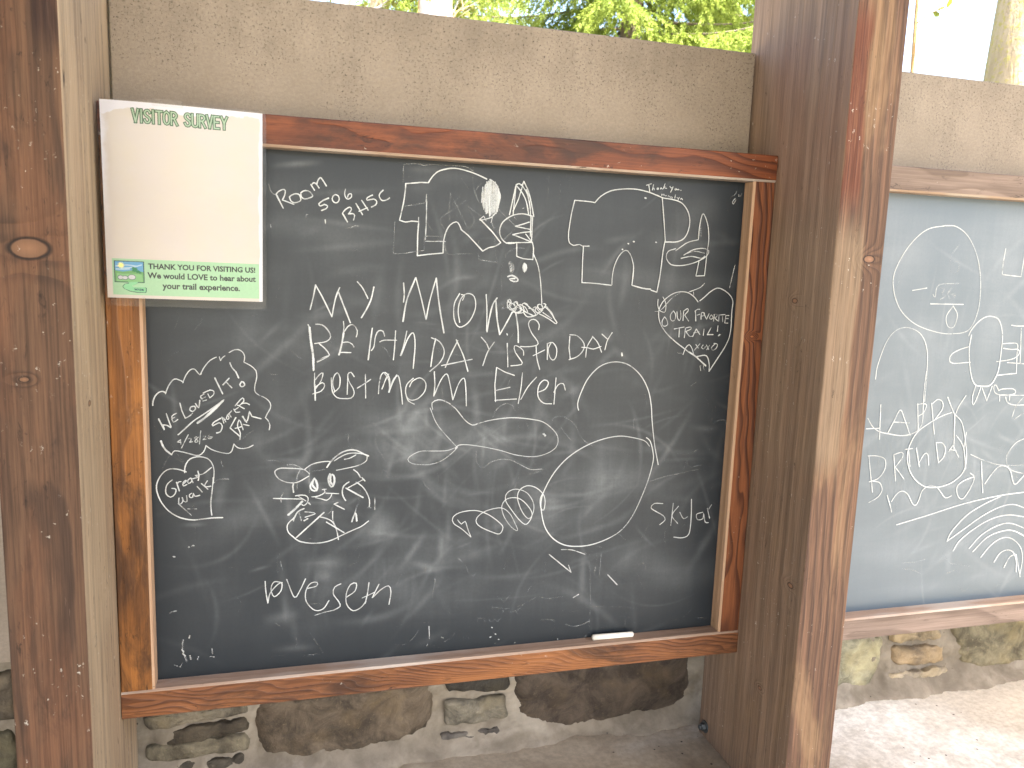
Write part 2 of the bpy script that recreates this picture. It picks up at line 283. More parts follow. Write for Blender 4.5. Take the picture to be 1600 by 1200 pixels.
def bare_tree(x, y, h, rad, label, seed, bark, lean=(0, 0), vine=False):
    r = np.random.default_rng(seed); o = tag(empty('bare_trunk_tree', (x, y, ZFLOOR-.12)), label, 'tree')
    n = 24; ln = np.array([(lean[0]*i/(n-1)*h+.04*math.sin(i*.4+seed), lean[1]*i/(n-1)*h, h*i/(n-1)) for i in range(n)])
    V, F = tube(ln, rad, rad*.45, 24); V = np.array(V); V += (fbm(V, 9, 3, seed)-.5)[:, None]*rad*.35*np.array([1, 1, 0]); mesh_obj('trunk', V, F, bark, o, smooth=True)
    B = []; Q = []
    for b in range(16):
        z = h*(.42+.55*b/16); L = r.uniform(.5, 1.5)*(1.1-z/h*.6); az = r.uniform(0, 6.28); s = np.linspace(0, 1, 7)
        c = np.stack([lean[0]*z+math.cos(az)*L*s, math.sin(az)*L*s+lean[1]*z, z+L*.5*s**1.2+.05*np.sin(s*6+b)], 1); B.append(tube(c, rad*.14, .004, 5))
        for q in range(10):
            p = c[r.integers(2, 6)]; a2 = r.uniform(0, 6.28); l2 = r.uniform(.15, .4); s2 = np.linspace(0, 1, 5); t = np.stack([p[0]+math.cos(a2)*l2*s2, p[1]+math.sin(a2)*l2*s2, p[2]+l2*.3*s2], 1)
            B.append(tube(t, .004, .0015, 4)); Q.append(needles(t, r, .05, 10, .03, .2))
    V, F = join(B); mesh_obj('branches', V, F, bark, o)
    A = np.concatenate(Q); m = len(A); mesh_obj('leaves', A.reshape(-1, 3), np.arange(m*5).reshape(-1, 5), LEAF_Y, o)
    if vine:
        B = []
        for k in range(34):
            a0 = r.uniform(0, 6.28); z0 = r.uniform(2.2, 4.0); s = np.linspace(0, 1, 14); tw = r.uniform(-2.4, 2.4)
            rr = rad*.93+.012; zz = z0+s*r.uniform(.15, .5); B.append(tube(np.stack([rr*np.cos(a0+tw*s)+lean[0]*zz, rr*np.sin(a0+tw*s)+lean[1]*zz, zz+.03*np.sin(s*9)], 1), .006, .004, 5))
        V, F = join(B); mesh_obj('vines', V, F, VINE, o)
    return o
def sapling(x, y, h, label, seed):
    r = np.random.default_rng(seed); o = tag(empty('sapling', (x, y, ZFLOOR-.12)), label, 'tree'); s = np.linspace(0, 1, 16)
    c = np.stack([.05*np.sin(s*5), .03*np.sin(s*4+1), h*s], 1); V, F = tube(c, .014, .006, 8); mesh_obj('stem', V, F, VINE, o, smooth=True)
    Q = []; B = []
    for k in range(16):
        p = c[5+k % 10]; a = r.uniform(0, 6.28); l = r.uniform(.06, .22); s2 = np.linspace(0, 1, 5); t = np.stack([p[0]+math.cos(a)*l*s2, p[1]+math.sin(a)*l*s2, p[2]+l*.6*s2-.3*l*s2**2], 1); B.append(tube(t, .003, .0015, 4)); Q.append(needles(t[2:], r, .045, 3, .022, .4))
    V, F = join(B); mesh_obj('twigs', V, F, VINE, o); A = np.concatenate(Q); mesh_obj('leaves', A.reshape(-1, 3), np.arange(len(A)*5).reshape(-1, 5), LEAF_Y, o)
def exec_trees():
    global LEAF_Y, VINE
    LEAF_A = leaf_mat('conifer_needles', (.20, .27, .05), (.30, .36, .07)); LEAF_B = leaf_mat('conifer_needles_dark', (.05, .10, .022), (.10, .16, .03)); LEAF_Y = leaf_mat('young_leaves', (.16, .19, .03), (.22, .22, .05))
    VINE = bark_mat('vine_bark', (.34, .22, .09), (.22, .15, .07)); BK = bark_mat('conifer_bark', (.16, .12, .09), (.26, .21, .17)); PALE = bark_mat('pale_bark', (.34, .31, .28), (.46, .42, .38)); LICH = bark_mat('lichen_bark', (.26, .21, .14), (.36, .30, .21), (.30, .27, .08))
    cx, cy = .2037, -1.2658
    def at(dx, dy, d): return cx+dx*d, cy+dy*d
    conifer(*at(.39, .92, 6.3), 6.6, 1.95, 'bright yellow-green conifer with drooping twigs behind the panel gap', 2, 150, LEAF_A, BK, .5, 1.35, 1.8)
    conifer(*at(.53, .85, 7.6), 7.0, 1.5, 'taller green conifer standing behind the bright yellow-green one', 5, 110, LEAF_A, BK, .6, 1.3, 1.5)
    conifer(*at(.17, .985, 10.5), 8, 2.3, 'distant green conifer behind the pale trunks at left', 8, 130, LEAF_A, BK, .6, 1.3, 1.5)
    bare_tree(*at(.1745, .9845, 5.6), 6.5, .145, 'pale tree trunk wrapped in tan vines behind the panel', 12, PALE, vine=True)
    bare_tree(*at(.0705, .9975, 6.4), 6.5, .06, 'slim whitish tree trunk left of the vine-wrapped one', 13, PALE)
    bare_tree(*at(.098, .9955, 7.2), 6.5, .075, 'slim tan tree trunk close beside the vine-wrapped one', 14, LICH)
    bare_tree(*at(.745, .69, 4.6), 7.0, .235, 'thick lichen-mottled tree trunk at the far right above the panel', 15, LICH)
    sapling(*at(.653, .757, 4.0), 3.6, 'thin sapling stem beside the post against the white sky', 16)
CHALK_A=[
('chalk note reading Room 506 BHSC',[
("s",16.4,0.6,"1747 7720 1777 7619 1821 7577 1858 7579"),
("l",30.7,0.95,"1852 7575 1952 7378"),
("s",26.6,0.9,"1852 7579 1884 7619 1947 7653 1983 7638 1972 7566 1940 7500"),
("l",26.6,0.9,"1940 7500 2105 7444"),
("s",26.6,0.9,"2042 7551 2061 7494 2112 7468 2182 7488 2208 7521 2189 7585 2138 7602 2074 7579 2042 7547"),
("s",26.6,0.9,"2208 7619 2214 7561 2266 7531 2343 7555 2382 7583 2343 7639 2298 7656 2247 7649 2208 7619"),
("l",26.7,0.9,"2354 7750 2408 7669"),
("s",26.7,0.9,"2363 7744 2395 7778 2434 7761 2475 7705"),
("s",26.7,0.9,"2440 7762 2460 7821 2492 7858 2524 7832 2583 7742"),
("s",28.7,0.9,"2616 7564 2537 7527 2472 7471 2498 7439 2550 7466 2600 7445 2577 7404 2511 7375"),
("s",25.6,0.9,"2687 7607 2668 7553 2694 7509 2740 7502 2773 7546 2760 7604 2714 7621 2687 7600"),
("s",25.7,0.9,"2867 7712 2854 7643 2872 7584 2911 7564 2957 7602 2951 7648 2911 7633 2898 7592"),
("l",30.7,0.95,"2824 7345 2900 7220"),
("s",25.6,0.9,"2824 7351 2866 7406 2932 7447 2958 7411 2912 7342"),
("s",25.6,0.9,"2912 7342 2979 7352 3006 7321 2989 7253"),
("l",26.7,0.9,"3024 7507 3126 7343"),
("l",26.7,0.9,"3111 7558 3212 7414"),
("l",23.6,0.9,"3072 7390 3198 7450"),
("s",26.8,0.9,"3277 7647 3197 7603 3195 7563 3291 7588 3339 7557 3326 7503 3259 7464"),
("s",26.8,0.9,"3438 7729 3385 7673 3383 7620 3426 7571 3494 7586 3537 7618"),
("l",16.4,0.6,"2284 7258 2280 7304 2317 7302"),
("l",22.5,0.9,"2564 7239 2570 7180"),
("s",20.5,0.5,"2880 7122 2960 7145 3020 7172 3067 7164"),
("l",20.4,0.6,"1766 7129 1772 7090"),
]),
('chalk outline of an arch with a scribbled ear',[
("l",27,0.92,"4140 7885 4026 7882 3786 7849"),
("s",26.9,0.92,"3786 7849 3764 7611 3698 7286"),
("s",24.8,0.9,"3698 7286 3792 7263 3886 7282 4000 7277"),
("l",20.7,0.8,"3995 7347 3997 7236"),
("s",29,0.95,"3996 7245 3985 7031 3986 6750"),
("l",26.9,0.95,"3986 6750 4181 6780 4397 6807"),
("s",24.9,0.9,"4397 6807 4399 6973 4434 7134 4499 7250 4595 7305 4645 7266 4686 7183"),
("l",27.1,0.9,"4676 7192 4796 7103 5045 6862"),
("s",27.3,0.92,"5045 6862 5139 6917 5258 6951 5341 7008"),
("l",29.6,0.95,"5341 7008 5191 7178 4996 7358"),
("s",27,0.92,"4140 7885 4195 7974 4288 8063 4421 8112 4545 8131 4690 8116 4847 8080 4965 8041 5075 7998"),
("l",22.8,0.7,"4115 7704 4108 7593"),
("s",24.9,0.72,"4117 7602 4117 7316 4109 7008"),
("l",20.7,0.62,"4110 6980 4437 6990"),
("l",18.6,0.45,"4118 7059 4407 7067"),
("s",15.5,0.45,"3745 7865 3743 8028 3750 8128 3815 8145 3965 8160 4078 8140 4134 8162 4286 8169 4496 8168 4727 8165 4856 8103"),
("s",16.5,0.45,"3623 7255 3612 7014 3607 6764"),
("s",20.6,0.5,"3607 6764 3762 6775 3932 6808 4084 6838"),
("l",16.6,0.35,"4086 7221 4093 6848"),
("s",16.6,0.4,"4409 6973 4471 6796 4647 6803 4883 6812"),
("s",16.9,0.45,"4854 8173 4850 7950 4926 7694 5081 7495 5186 7311 5235 7046 5283 6692"),
("l",16.9,0.45,"5283 6692 4985 6720"),
("l",16.8,0.35,"4985 6720 4972 7035"),
("l",18.6,0.38,"3751 7500 4108 7578"),
("l",18.8,0.4,"4487 7334 4475 7464 4491 7743"),
("s",18.8,0.4,"4491 7743 4588 7582 4773 7235"),
("s",18.9,0.35,"4761 7656 4532 7485 4342 7336 4424 7162 4544 7007"),
("l",16.8,0.35,"4664 7985 4776 7834"),
("l",18.8,0.35,"4661 7735 4511 7540"),
("s",16.6,0.3,"4094 7333 4212 7152 4351 6952"),
("l",18.9,0.35,"4783 7555 5024 7398"),
("s",18.9,0.35,"4784 7517 4866 7409 4888 7316 4794 7160"),
("l",18,0.45,"5288 7534 5569 7291"),
("l",18,0.42,"5571 7233 5395 7068"),
("s",17.7,0.3,"4477 7343 4592 7410 4691 7353"),
("l",16.9,0.35,"5166 7329 5312 7145"),
("s",25.4,0.9,"5124 7995 5225 7936 5289 7808 5308 7715 5268 7543 5241 7465"),
("s",23.2,0.9,"5240 7484 5173 7405 5045 7361 4986 7349"),
("s",21.1,0.7,"5192 7425 5175 7348 5166 7319"),
("l",21,0.8,"4976 7358 5043 7418 5085 7344"),
("l",26.3,0.5,"4909 7823 4941 7872"),
("l",18.9,0.35,"4931 7881 4988 7921"),
("l",24.2,0.82,"5001 7630 5005 7814 5027 7564 5015 7875 5040 7519 5052 7903 5069 7485 5061 7918 5084 7450 5076 7959 5103 7464 5097 7967 5114 7455 5117 7974 5141 7415 5130 7997 5153 7415 5144 8000 5178 7447 5156 7969 5198 7439 5182 7967 5207 7450 5196 7968 5226 7446 5220 7965 5249 7464 5239 7918 5266 7493 5262 7902 5278 7551 5279 7860 5286 7606 5300 7786"),
("l",21.1,0.5,"5285 7644 5281 7813 5275 7564 5275 7856 5270 7552 5252 7900 5262 7478 5226 7956 5226 7502 5212 7920 5205 7469 5193 7938 5184 7428 5166 7994 5193 7453 5152 7971 5168 7435 5138 7977 5158 7440 5117 7980 5118 7457 5117 7961 5109 7481 5082 7951 5076 7457 5072 7906 5077 7483 5056 7901 5061 7494 5020 7860 5040 7521 5009 7835 5018 7593 4997 7759"),
]),
('chalk drawing of a striped cone over a round body',[
("l",25.4,0.92,"5472 7458 5565 7937 5532 7461"),
("s",25.6,0.92,"5565 7937 5614 7959 5656 7933"),
("l",23.5,0.9,"5694 8002 5614 7713 5530 7518"),
("l",23.5,0.9,"5694 8002 5666 7934"),
("s",25.6,0.92,"5694 7998 5781 7836 5841 7630 5885 7450"),
("s",25.6,0.92,"5655 7947 5752 7816 5810 7628 5832 7438"),
("s",27.7,0.92,"5576 7919 5670 7821 5747 7682 5796 7474"),
("s",21.4,0.8,"5739 7872 5828 7687 5867 7497"),
("s",24.6,0.92,"5848 7458 5745 7481 5643 7482 5503 7441 5365 7338 5314 7202 5344 7089 5438 7006 5580 7012"),
("l",24.3,0.92,"5458 7013 5876 7034"),
("s",24.5,0.92,"5811 7360 5690 7316 5574 7281"),
("l",24.4,0.92,"5574 7281 5836 7241"),
("s",24.6,0.92,"5848 7207 5695 7185 5538 7145"),
("s",24.4,0.92,"5538 7145 5678 7103 5865 7038"),
("l",23.4,0.9,"5757 7165 5882 7025"),
("l",25.6,0.92,"5838 7457 5837 7129"),
("l",25.7,0.92,"5864 7459 5861 7034"),
("s",25.6,0.92,"5876 7034 5900 6938 5897 6762"),
("l",24.4,0.92,"5611 7004 5618 6801"),
("s",24.4,0.92,"5618 6801 5732 6766 5898 6758"),
("s",19.2,0.5,"5676 7564 5720 7581"),
("s",17,0.5,"5554 7424 5596 7388"),
]),
('chalk drawing of a ghost with filled eyes',[
("s",15.9,0.38,"5387 6235 5370 6516 5402 6734 5494 6877 5638 6935 5786 6928 5916 6815"),
("s",23.5,0.85,"5905 6846 5989 6661 6038 6442 6065 6221 6083 6030"),
("s",53,0.45,"5510 6700 5493 6612 5546 6545 5570 6614 5526 6700 5532 6555"),
("s",47.9,0.85,"5756 6689 5738 6620 5761 6552 5790 6622 5760 6689 5765 6572"),
("s",38.1,0.9,"5478 6465 5548 6487 5632 6450 5654 6402 5583 6390 5510 6427 5601 6440"),
("s",21.2,0.9,"5502 5952 5484 6039 5520 6097 5551 6055 5516 5996 5571 5939 5630 5969 5597 6041 5649 6064 5666 6014 5616 5955 5541 5924 5509 5967"),
("s",21.2,0.9,"5491 6053 5583 6026 5646 5941 5603 5889 5709 5884 5737 5957 5689 6014 5750 6001 5784 5914 5846 5886 5797 5973 5735 6001 5779 6045 5841 6017"),
("s",23.5,0.92,"5779 6038 5889 5960 5985 5859 5925 5836 5846 5879 5769 5899 5818 5827 5895 5814 6016 5860 5951 5932 5858 5959"),
("s",21.4,0.92,"5935 5961 5980 5984 5976 5903 6045 5890 6105 5935 6071 6022 6009 6013 6043 5948 6119 5964 6155 6024 6116 6038"),
("s",21.4,0.9,"6011 5977 6075 5920 6103 5993 6039 6029 5996 5962 6061 5890"),
("s",23.7,0.92,"6133 5994 6230 5908 6313 5791 6363 5725 6333 5710 6236 5775 6109 5839 5999 5889"),
("l",21.5,0.85,"6164 5995 6262 5894 6322 5777"),
("l",21.5,0.85,"6107 5891 6267 5790"),
("s",21.2,0.85,"5490 6082 5553 6011 5525 5953 5587 5910 5660 5970 5723 5928 5664 5883 5588 5889"),
("s",26.4,0.4,"5387 6022 5434 5965 5390 5950 5450 5937 5493 5996"),
("s",23.4,0.9,"5627 6056 5769 5914 5924 5844"),
("s",23.4,0.9,"5587 5910 5679 5868 5785 5900 5706 5956"),
]),
('chalk lines reading My moms berthday is today, bost mom ever',[
("l",26.6,0.92,"2339 5866 2388 6067 2423 6248"),
("s",28.6,0.95,"2423 6240 2519 6071 2668 5763"),
("s",26.7,0.92,"2668 5763 2705 5976 2745 6125 2785 6217"),
("s",30.7,0.95,"2761 6159 2843 5946 2950 5673"),
("s",24.6,0.88,"3053 6315 3136 6218 3220 6057"),
("s",30.8,0.95,"3309 6239 3270 6055 3205 5903 3120 5754"),
("l",25.6,0.75,"2307 5635 2329 5589"),
("s",47.2,0.95,"2329 5589 2350 5374 2381 5157 2389 4922"),
("s",24.6,0.9,"2422 5643 2519 5633 2608 5551 2649 5451 2584 5376 2406 5341"),
("s",24.7,0.9,"2470 5345 2568 5258 2629 5166 2568 5116 2446 5053"),
("s",20.6,0.7,"2438 5065 2519 5115 2633 5158"),
("l",20.5,0.8,"2844 5693 2852 5596 2836 5479"),
("s",41.1,0.95,"2852 5546 2820 5344 2777 5167"),
("s",24.7,0.9,"2853 5521 2910 5613 2992 5645 3058 5548 3042 5450"),
("s",23.7,0.9,"2829 5361 2911 5370 2977 5337 3007 5291"),
("l",23.7,0.9,"2804 5206 2961 5203"),
("l",30.9,0.95,"3290 5593 3262 5364 3231 5088"),
("s",24.8,0.9,"3277 5237 3318 5297 3342 5467 3391 5552 3459 5545 3485 5468"),
("s",22.7,0.9,"3410 5374 3477 5404 3680 5405"),
("s",23.8,0.9,"3658 5555 3647 5316 3630 5089"),
("l",20.6,0.85,"2405 4880 2401 4668"),
("l",31,0.92,"2408 4702 2414 4447"),
("s",22.7,0.9,"2413 4770 2478 4854 2532 4879 2502 4753 2421 4634"),
("s",22.8,0.9,"2421 4660 2519 4727 2558 4676 2502 4591 2372 4547"),
("s",23.8,0.9,"2658 4803 2666 4667 2683 4564 2749 4486 2848 4468 2965 4476 3014 4544 2997 4630 2930 4750 2913 4853 2963 4890 3013 4819"),
("s",23.8,0.9,"2699 4573 2781 4649 2794 4802 2748 4884 2691 4803 2683 4684 2716 4581"),
("l",22.8,0.9,"2913 4819 2906 4536"),
("l",23.8,0.9,"3188 4856 3196 4473"),
("s",23.9,0.9,"3273 4775 3164 4698 3061 4633"),
("s",24,0.9,"3398 4540 3409 4713 3441 4851 3500 4886 3560 4817 3579 4695 3558 4565"),
("s",24,0.9,"3558 4574 3621 4747 3688 4847"),
("s",28.9,0.92,"3773 6315 3788 6134 3777 6012"),
("s",35.2,0.95,"3773 5707 3829 6044 3961 6396"),
("s",26.9,0.9,"3967 6405 4059 6080 4143 5743"),
("s",27,0.9,"4143 5743 4199 6052 4294 6406"),
("s",33.2,0.95,"4294 6406 4356 5963 4439 5530"),
("s",26.1,0.9,"4682 6171 4598 5999 4604 5751 4696 5627 4854 5723 4950 5944 4922 6130 4809 6174 4709 6094 4664 5907 4694 5705"),
("s",20.9,0.8,"4708 6156 4762 6142 4732 6064"),
("s",27.4,0.92,"5123 6166 5144 5916 5149 5570"),
("s",24.9,0.9,"3837 5554 3794 5338 3741 5158"),
("s",27,0.92,"3750 5158 3854 5431 3939 5525 3973 5339 3949 4949"),
("s",29.2,0.9,"4305 5435 4263 5216 4236 4981"),
("s",25,0.9,"4233 5450 4369 5389 4452 5233 4392 5059 4222 4902"),
("s",25.2,0.9,"4670 5407 4564 5186 4474 4965"),
("s",27.2,0.9,"4644 5423 4773 5155 4854 4901"),
("l",25.2,0.9,"4410 4996 4920 5102"),
("s",21.1,0.8,"5061 5468 5155 5364 5197 5268"),
("s",25.4,0.85,"5285 5387 5176 5220 5102 4996"),
("s",33.8,0.95,"5157 5555 5187 5773 5239 6005 5309 6114"),
("s",35.9,0.95,"5288 6078 5322 5761 5375 5514"),
("s",31.8,0.95,"5375 5514 5488 5720 5576 5888"),
("s",36.2,0.95,"5633 5889 5681 5635 5698 5385"),
("s",23.6,0.9,"6042 5603 6051 5684 5989 5764 5905 5767 5862 5696 5921 5550 6035 5403 6022 5343 5885 5316 5739 5319"),
("l",26.6,0.9,"5495 5530 5505 5508"),
("l",25.5,0.92,"5508 5369 5533 4974"),
("s",23.6,0.9,"5798 5172 5787 5253 5701 5319 5632 5326 5651 5223 5780 5045 5728 5008 5583 4993"),
("s",24.8,0.9,"6011 5321 6031 5135 6090 4933"),
("l",23.7,0.9,"5965 5165 6166 5263"),
("l",24.9,0.9,"6207 5375 6217 5098"),
("s",23.8,0.9,"6223 5375 6300 5390 6376 5286 6367 5136 6314 5091 6257 5151 6227 5285 6277 5390"),
("l",25.1,0.9,"6602 5498 6596 5303 6629 5107"),
("s",25.1,0.9,"6601 5524 6736 5506 6862 5380 6853 5259 6754 5153 6606 5099"),
("s",24.2,0.9,"6907 5141 6922 5320 7017 5494"),
("s",24.2,0.9,"7008 5502 7111 5397 7193 5230"),
("s",24.1,0.9,"6826 5312 6939 5305 7036 5283 7179 5329"),
("l",24.3,0.85,"7183 5541 7285 5459"),
("s",24.5,0.88,"7369 5569 7287 5429 7251 5269"),
("s",23.9,0.92,"3452 4618 3518 4793 3559 4863"),
("s",23.9,0.9,"3483 4881 3560 4758 3573 4564"),
("s",24,0.9,"3563 4564 3640 4757 3708 4834 3757 4616 3785 4367"),
("s",24,0.9,"3953 4791 3850 4686 3834 4544 3899 4437 4029 4453 4144 4577 4155 4719 4058 4798 3936 4738 3896 4650"),
("s",20.9,0.85,"3835 4526 3879 4419 3978 4364"),
("l",27.2,0.92,"4294 4896 4309 4683 4295 4497"),
("s",24.2,0.9,"4295 4497 4404 4754 4502 4860 4560 4681 4613 4428"),
("s",24.3,0.9,"4613 4428 4704 4698 4792 4788 4826 4607 4842 4324"),
("l",27.7,0.92,"5338 4967 5318 4676 5338 4391"),
("l",24.5,0.9,"5338 4967 5489 4887 5652 4832"),
("l",23.5,0.9,"5332 4578 5581 4631"),
("l",23.6,0.9,"5326 4413 5702 4431"),
("s",24.7,0.9,"5790 4875 5771 4600 5735 4349"),
("s",24.9,0.9,"5778 4422 5895 4636 6040 4801"),
("s",25,0.9,"6078 4542 6203 4596 6256 4708 6177 4752 6085 4653 6081 4467 6186 4354 6330 4341"),
("l",25.1,0.9,"6387 4789 6370 4333"),
("s",25.1,0.9,"6360 4539 6432 4669 6521 4687 6565 4575"),
]),
('chalk outline of a whale with a forked tail',[
("s",17.9,0.75,"4239 4296 4378 3997 4706 3623"),
("s",21.1,0.85,"4282 4270 4269 4379 4368 4431 4495 4401 4660 4283 4830 4080 4954 3997 5035 4013"),
("s",20.4,0.8,"5016 4014 5293 4078 5630 4109 5975 4077 6209 4016 6403 3861 6476 3726 6444 3574 6272 3465 6041 3422 5731 3462 5461 3546 5158 3618 4878 3663 4731 3659 4678 3606"),
("s",17.2,0.7,"4706 3631 4532 3573 4279 3573 4099 3575 3957 3517 3887 3446 3960 3371 4211 3344 4427 3392 4607 3516 4714 3623"),
("s",16.1,0.45,"5302 4126 5380 4273 5508 4352 5622 4336 5682 4238"),
("s",16.2,0.5,"5041 3540 5035 3391 5093 3295 5188 3266 5279 3345 5467 3395 5658 3370 5853 3269 6011 3195 6206 3199"),
("l",33,0.7,"6198 3816 6250 3789"),
("l",22,0.6,"6217 3827 6239 3770"),
("s",16.5,0.4,"6363 4051 6400 4107 6556 4112 6760 3986 6891 3754 7017 3635"),
("s",16.6,0.4,"6526 3915 6652 3760 6778 3623"),
("l",15.7,0.35,"6955 3676 7163 3546"),
]),
('large chalk loop with a coiled tail',[
("s",24.4,0.92,"6827 4221 6802 4328 6851 4516 6976 4779 7184 4985 7440 5061 7707 5012 7943 4832 8105 4582 8186 4310 8228 3997 8283 3681 8326 3482 8401 3200"),
("s",25.6,0.92,"8208 3544 8105 3646 7871 3711 7621 3744 7337 3704 7020 3597 6709 3413 6482 3189 6316 2925 6221 2658 6232 2424 6311 2146 6460 1940 6667 1807 6913 1760 7199 1774 7525 1875 7767 2022 7962 2275 8128 2650 8234 2966 8298 3284 8271 3483 8210 3643 8134 3704"),
("s",20.9,0.88,"4746 2368 4816 2288 4878 2334 4931 2186 4987 2048"),
("s",22.3,0.9,"4987 2048 4825 2200 4681 2307 4664 2410 4780 2491 5042 2516 5271 2435 5467 2290 5547 2189 5493 2076 5358 2115 5164 2211 5078 2292 5083 2388 5231 2495 5496 2539 5654 2435 5757 2255 5813 2116 5702 2180 5559 2382 5514 2576 5606 2695 5798 2697 5959 2574 6064 2394 5973 2223 5853 2288 5690 2491 5576 2669 5602 2802 5754 2860 5950 2787 6075 2607 6082 2432 6008 2319 5886 2442 5791 2678 5813 2831 5945 2910 6102 2876 6245 2754 6290 2616 6270 2461 6216 2503 6198 2659 6244 2774"),
("s",20.8,0.8,"6631 1718 6835 1697 7085 1600"),
("l",26.6,0.9,"6405 1645 6835 1282"),
("l",22.3,0.85,"6835 1282 6779 1419"),
("l",27.6,0.9,"7544 1181 7738 980"),
("l",26.2,0.8,"6900 801 7000 854"),
]),
('chalk name Skylar',[
("s",24,0.75,"8546 2468 8374 2477 8315 2398 8428 2320 8562 2243 8612 2159 8510 2070"),
("l",22.9,0.7,"8754 2467 8733 2041"),
("s",21.8,0.7,"8863 2404 8745 2234 8870 2075"),
("s",23.1,0.75,"8898 2287 8982 2159 9067 2196"),
("s",28,0.85,"9117 2523 9137 2151 9115 1861 8988 1794 8810 1817"),
("s",23.4,0.8,"9372 2263 9242 2228 9272 2123 9382 2138 9387 2241 9432 2073 9500 2056"),
("l",24.7,0.8,"9455 2333 9520 2139"),
("s",22.3,0.8,"9472 2291 9539 2400"),
("s",17.7,0.4,"8218 2887 8554 2974 9240 3090"),
("s",16.8,0.35,"8931 3122 8964 3262 9039 3138 9277 3170"),
("l",19.8,0.3,"9296 1934 9252 1812"),
]),
('chalk cloud around the words We loved it',[
("s",24.2,0.9,"58 4396 63 4451 93 4535 150 4595 206 4607 244 4582"),
("l",24.1,0.9,"240 4570 250 4613"),
("s",24,0.9,"247 4600 285 4691 343 4776 399 4794 487 4751"),
("l",22.9,0.85,"485 4736 499 4781"),
("s",21.9,0.85,"493 4763 535 4860 593 4932 649 4945 687 4902 726 4857 749 4877"),
("s",21.8,0.85,"737 4871 796 4981 878 5078 964 5125"),
("l",20.6,0.8,"1006 5130 1023 5073"),
("s",20.7,0.75,"1023 5073 1049 5115 1089 5146"),
("s",22.7,0.85,"1147 5195 1211 5232 1280 5241 1337 5208 1371 5141 1358 5049"),
("s",21.7,0.88,"1358 5049 1450 4999 1531 4919 1541 4807 1517 4708 1510 4608 1550 4552 1679 4481 1738 4405 1737 4329 1689 4242 1662 4179"),
("s",20.8,0.85,"1662 4179 1699 4140 1728 4063 1716 3987"),
("l",27.4,0.9,"133 4191 206 4023"),
("l",27.4,0.9,"186 4101 209 4027"),
("s",27.4,0.9,"186 4095 236 4094 300 4055"),
("l",27.3,0.9,"241 4271 302 4062"),
("s",23.1,0.85,"386 4275 318 4227 337 4135 400 4177"),
("l",21,0.8,"317 4190 362 4214"),
("s",24,0.85,"435 4428 465 4299 507 4193"),
("s",24.1,0.85,"507 4193 576 4235 611 4272"),
("s",27.2,0.9,"585 4364 573 4321 612 4296 652 4333 642 4376 596 4370"),
("s",26.1,0.88,"654 4419 698 4350 717 4467"),
("l",22.9,0.85,"728 4516 762 4454"),
("s",20.8,0.85,"728 4529 782 4565"),
("s",20.8,0.85,"752 4492 798 4516"),
("s",20.8,0.85,"762 4454 814 4472"),
("l",20.8,0.85,"833 4565 860 4503"),
("s",21.9,0.85,"765 4577 868 4623 919 4601 913 4551 860 4503"),
("l",29,0.92,"938 4807 1045 4563"),
("l",27,0.9,"1051 4701 1141 4803"),
("l",24.9,0.85,"1097 4747 1179 4654"),
("s",26.8,0.8,"1156 5042 1184 4969 1240 4901"),
("l",31,0.95,"1240 4901 1279 4808"),
("s",31,0.95,"1325 4752 1295 4703 1324 4669 1365 4696 1348 4740 1319 4746"),
("s",27.4,0.95,"398 3940 492 4027 619 4148 758 4244 920 4360 1060 4469"),
("s",52.4,0.85,"676 4116 780 4194 896 4304 1043 4451"),
("s",27.3,0.9,"947 3957 1005 3978 1030 4065 985 4116 892 4068 904 4118 1009 4184"),
("l",23,0.85,"1027 4203 1054 4108"),
("l",23,0.85,"1050 4190 1083 4127"),
("l",20.9,0.8,"1037 4152 1078 4164"),
("s",23,0.9,"1102 4214 1090 4176 1124 4170 1125 4213 1102 4226"),
("l",22.9,0.85,"1132 4251 1160 4200"),
("l",23,0.85,"1102 4226 1173 4300"),
("s",21.9,0.85,"1202 4325 1231 4274 1289 4279"),
("l",20.8,0.85,"1214 4312 1267 4349"),
("l",22.9,0.88,"1256 4386 1354 4329"),
("s",23.9,0.9,"1221 4374 1280 4448 1333 4498 1350 4447 1279 4373"),
("s",23.9,0.9,"1314 4410 1384 4416 1431 4390"),
("l",25,0.9,"1229 4193 1143 4031"),
("l",25.1,0.9,"1143 4031 1283 3896"),
("s",23.1,0.9,"1282 3845 1290 3946 1251 4060 1275 4154 1309 4084 1332 3996"),
("l",23,0.9,"1215 4023 1309 4047"),
("l",31.3,0.92,"1323 4210 1386 4114"),
("s",27.1,0.92,"1335 4210 1363 4134 1398 4146 1429 4284"),
("l",25,0.92,"1429 4284 1464 4207 1599 4167"),
("l",23,0.9,"1333 4084 1421 4063"),
("l",23.2,0.8,"386 3831 436 3823"),
("l",23.2,0.8,"429 3867 436 3792"),
("s",21.1,0.8,"420 3855 392 3837"),
("l",20,0.75,"541 3939 442 3736"),
("s",20,0.7,"534 3870 574 3888 579 3851 555 3820 601 3831"),
("s",20,0.7,"659 3905 625 3887 658 3861 681 3836 646 3818 635 3843 682 3898"),
("l",18.9,0.6,"721 3997 697 3791"),
("s",17.9,0.6,"751 3909 785 3920 779 3883 744 3853 796 3864"),
("s",17.8,0.65,"843 3932 819 3882 853 3869 888 3899 842 3894"),
("s",37,0.95,"157 3852 177 3787 225 3705 302 3637"),
("s",23.3,0.88,"302 3637 343 3695 483 3666 653 3613 722 3634 769 3695 791 3764"),
("s",21.1,0.8,"791 3764 862 3705 953 3665 1046 3639 1115 3632 1163 3671 1194 3778"),
("s",22.1,0.85,"1194 3778 1245 3720 1327 3702 1410 3717 1475 3751"),
]),
('chalk heart around the words Great walk',[
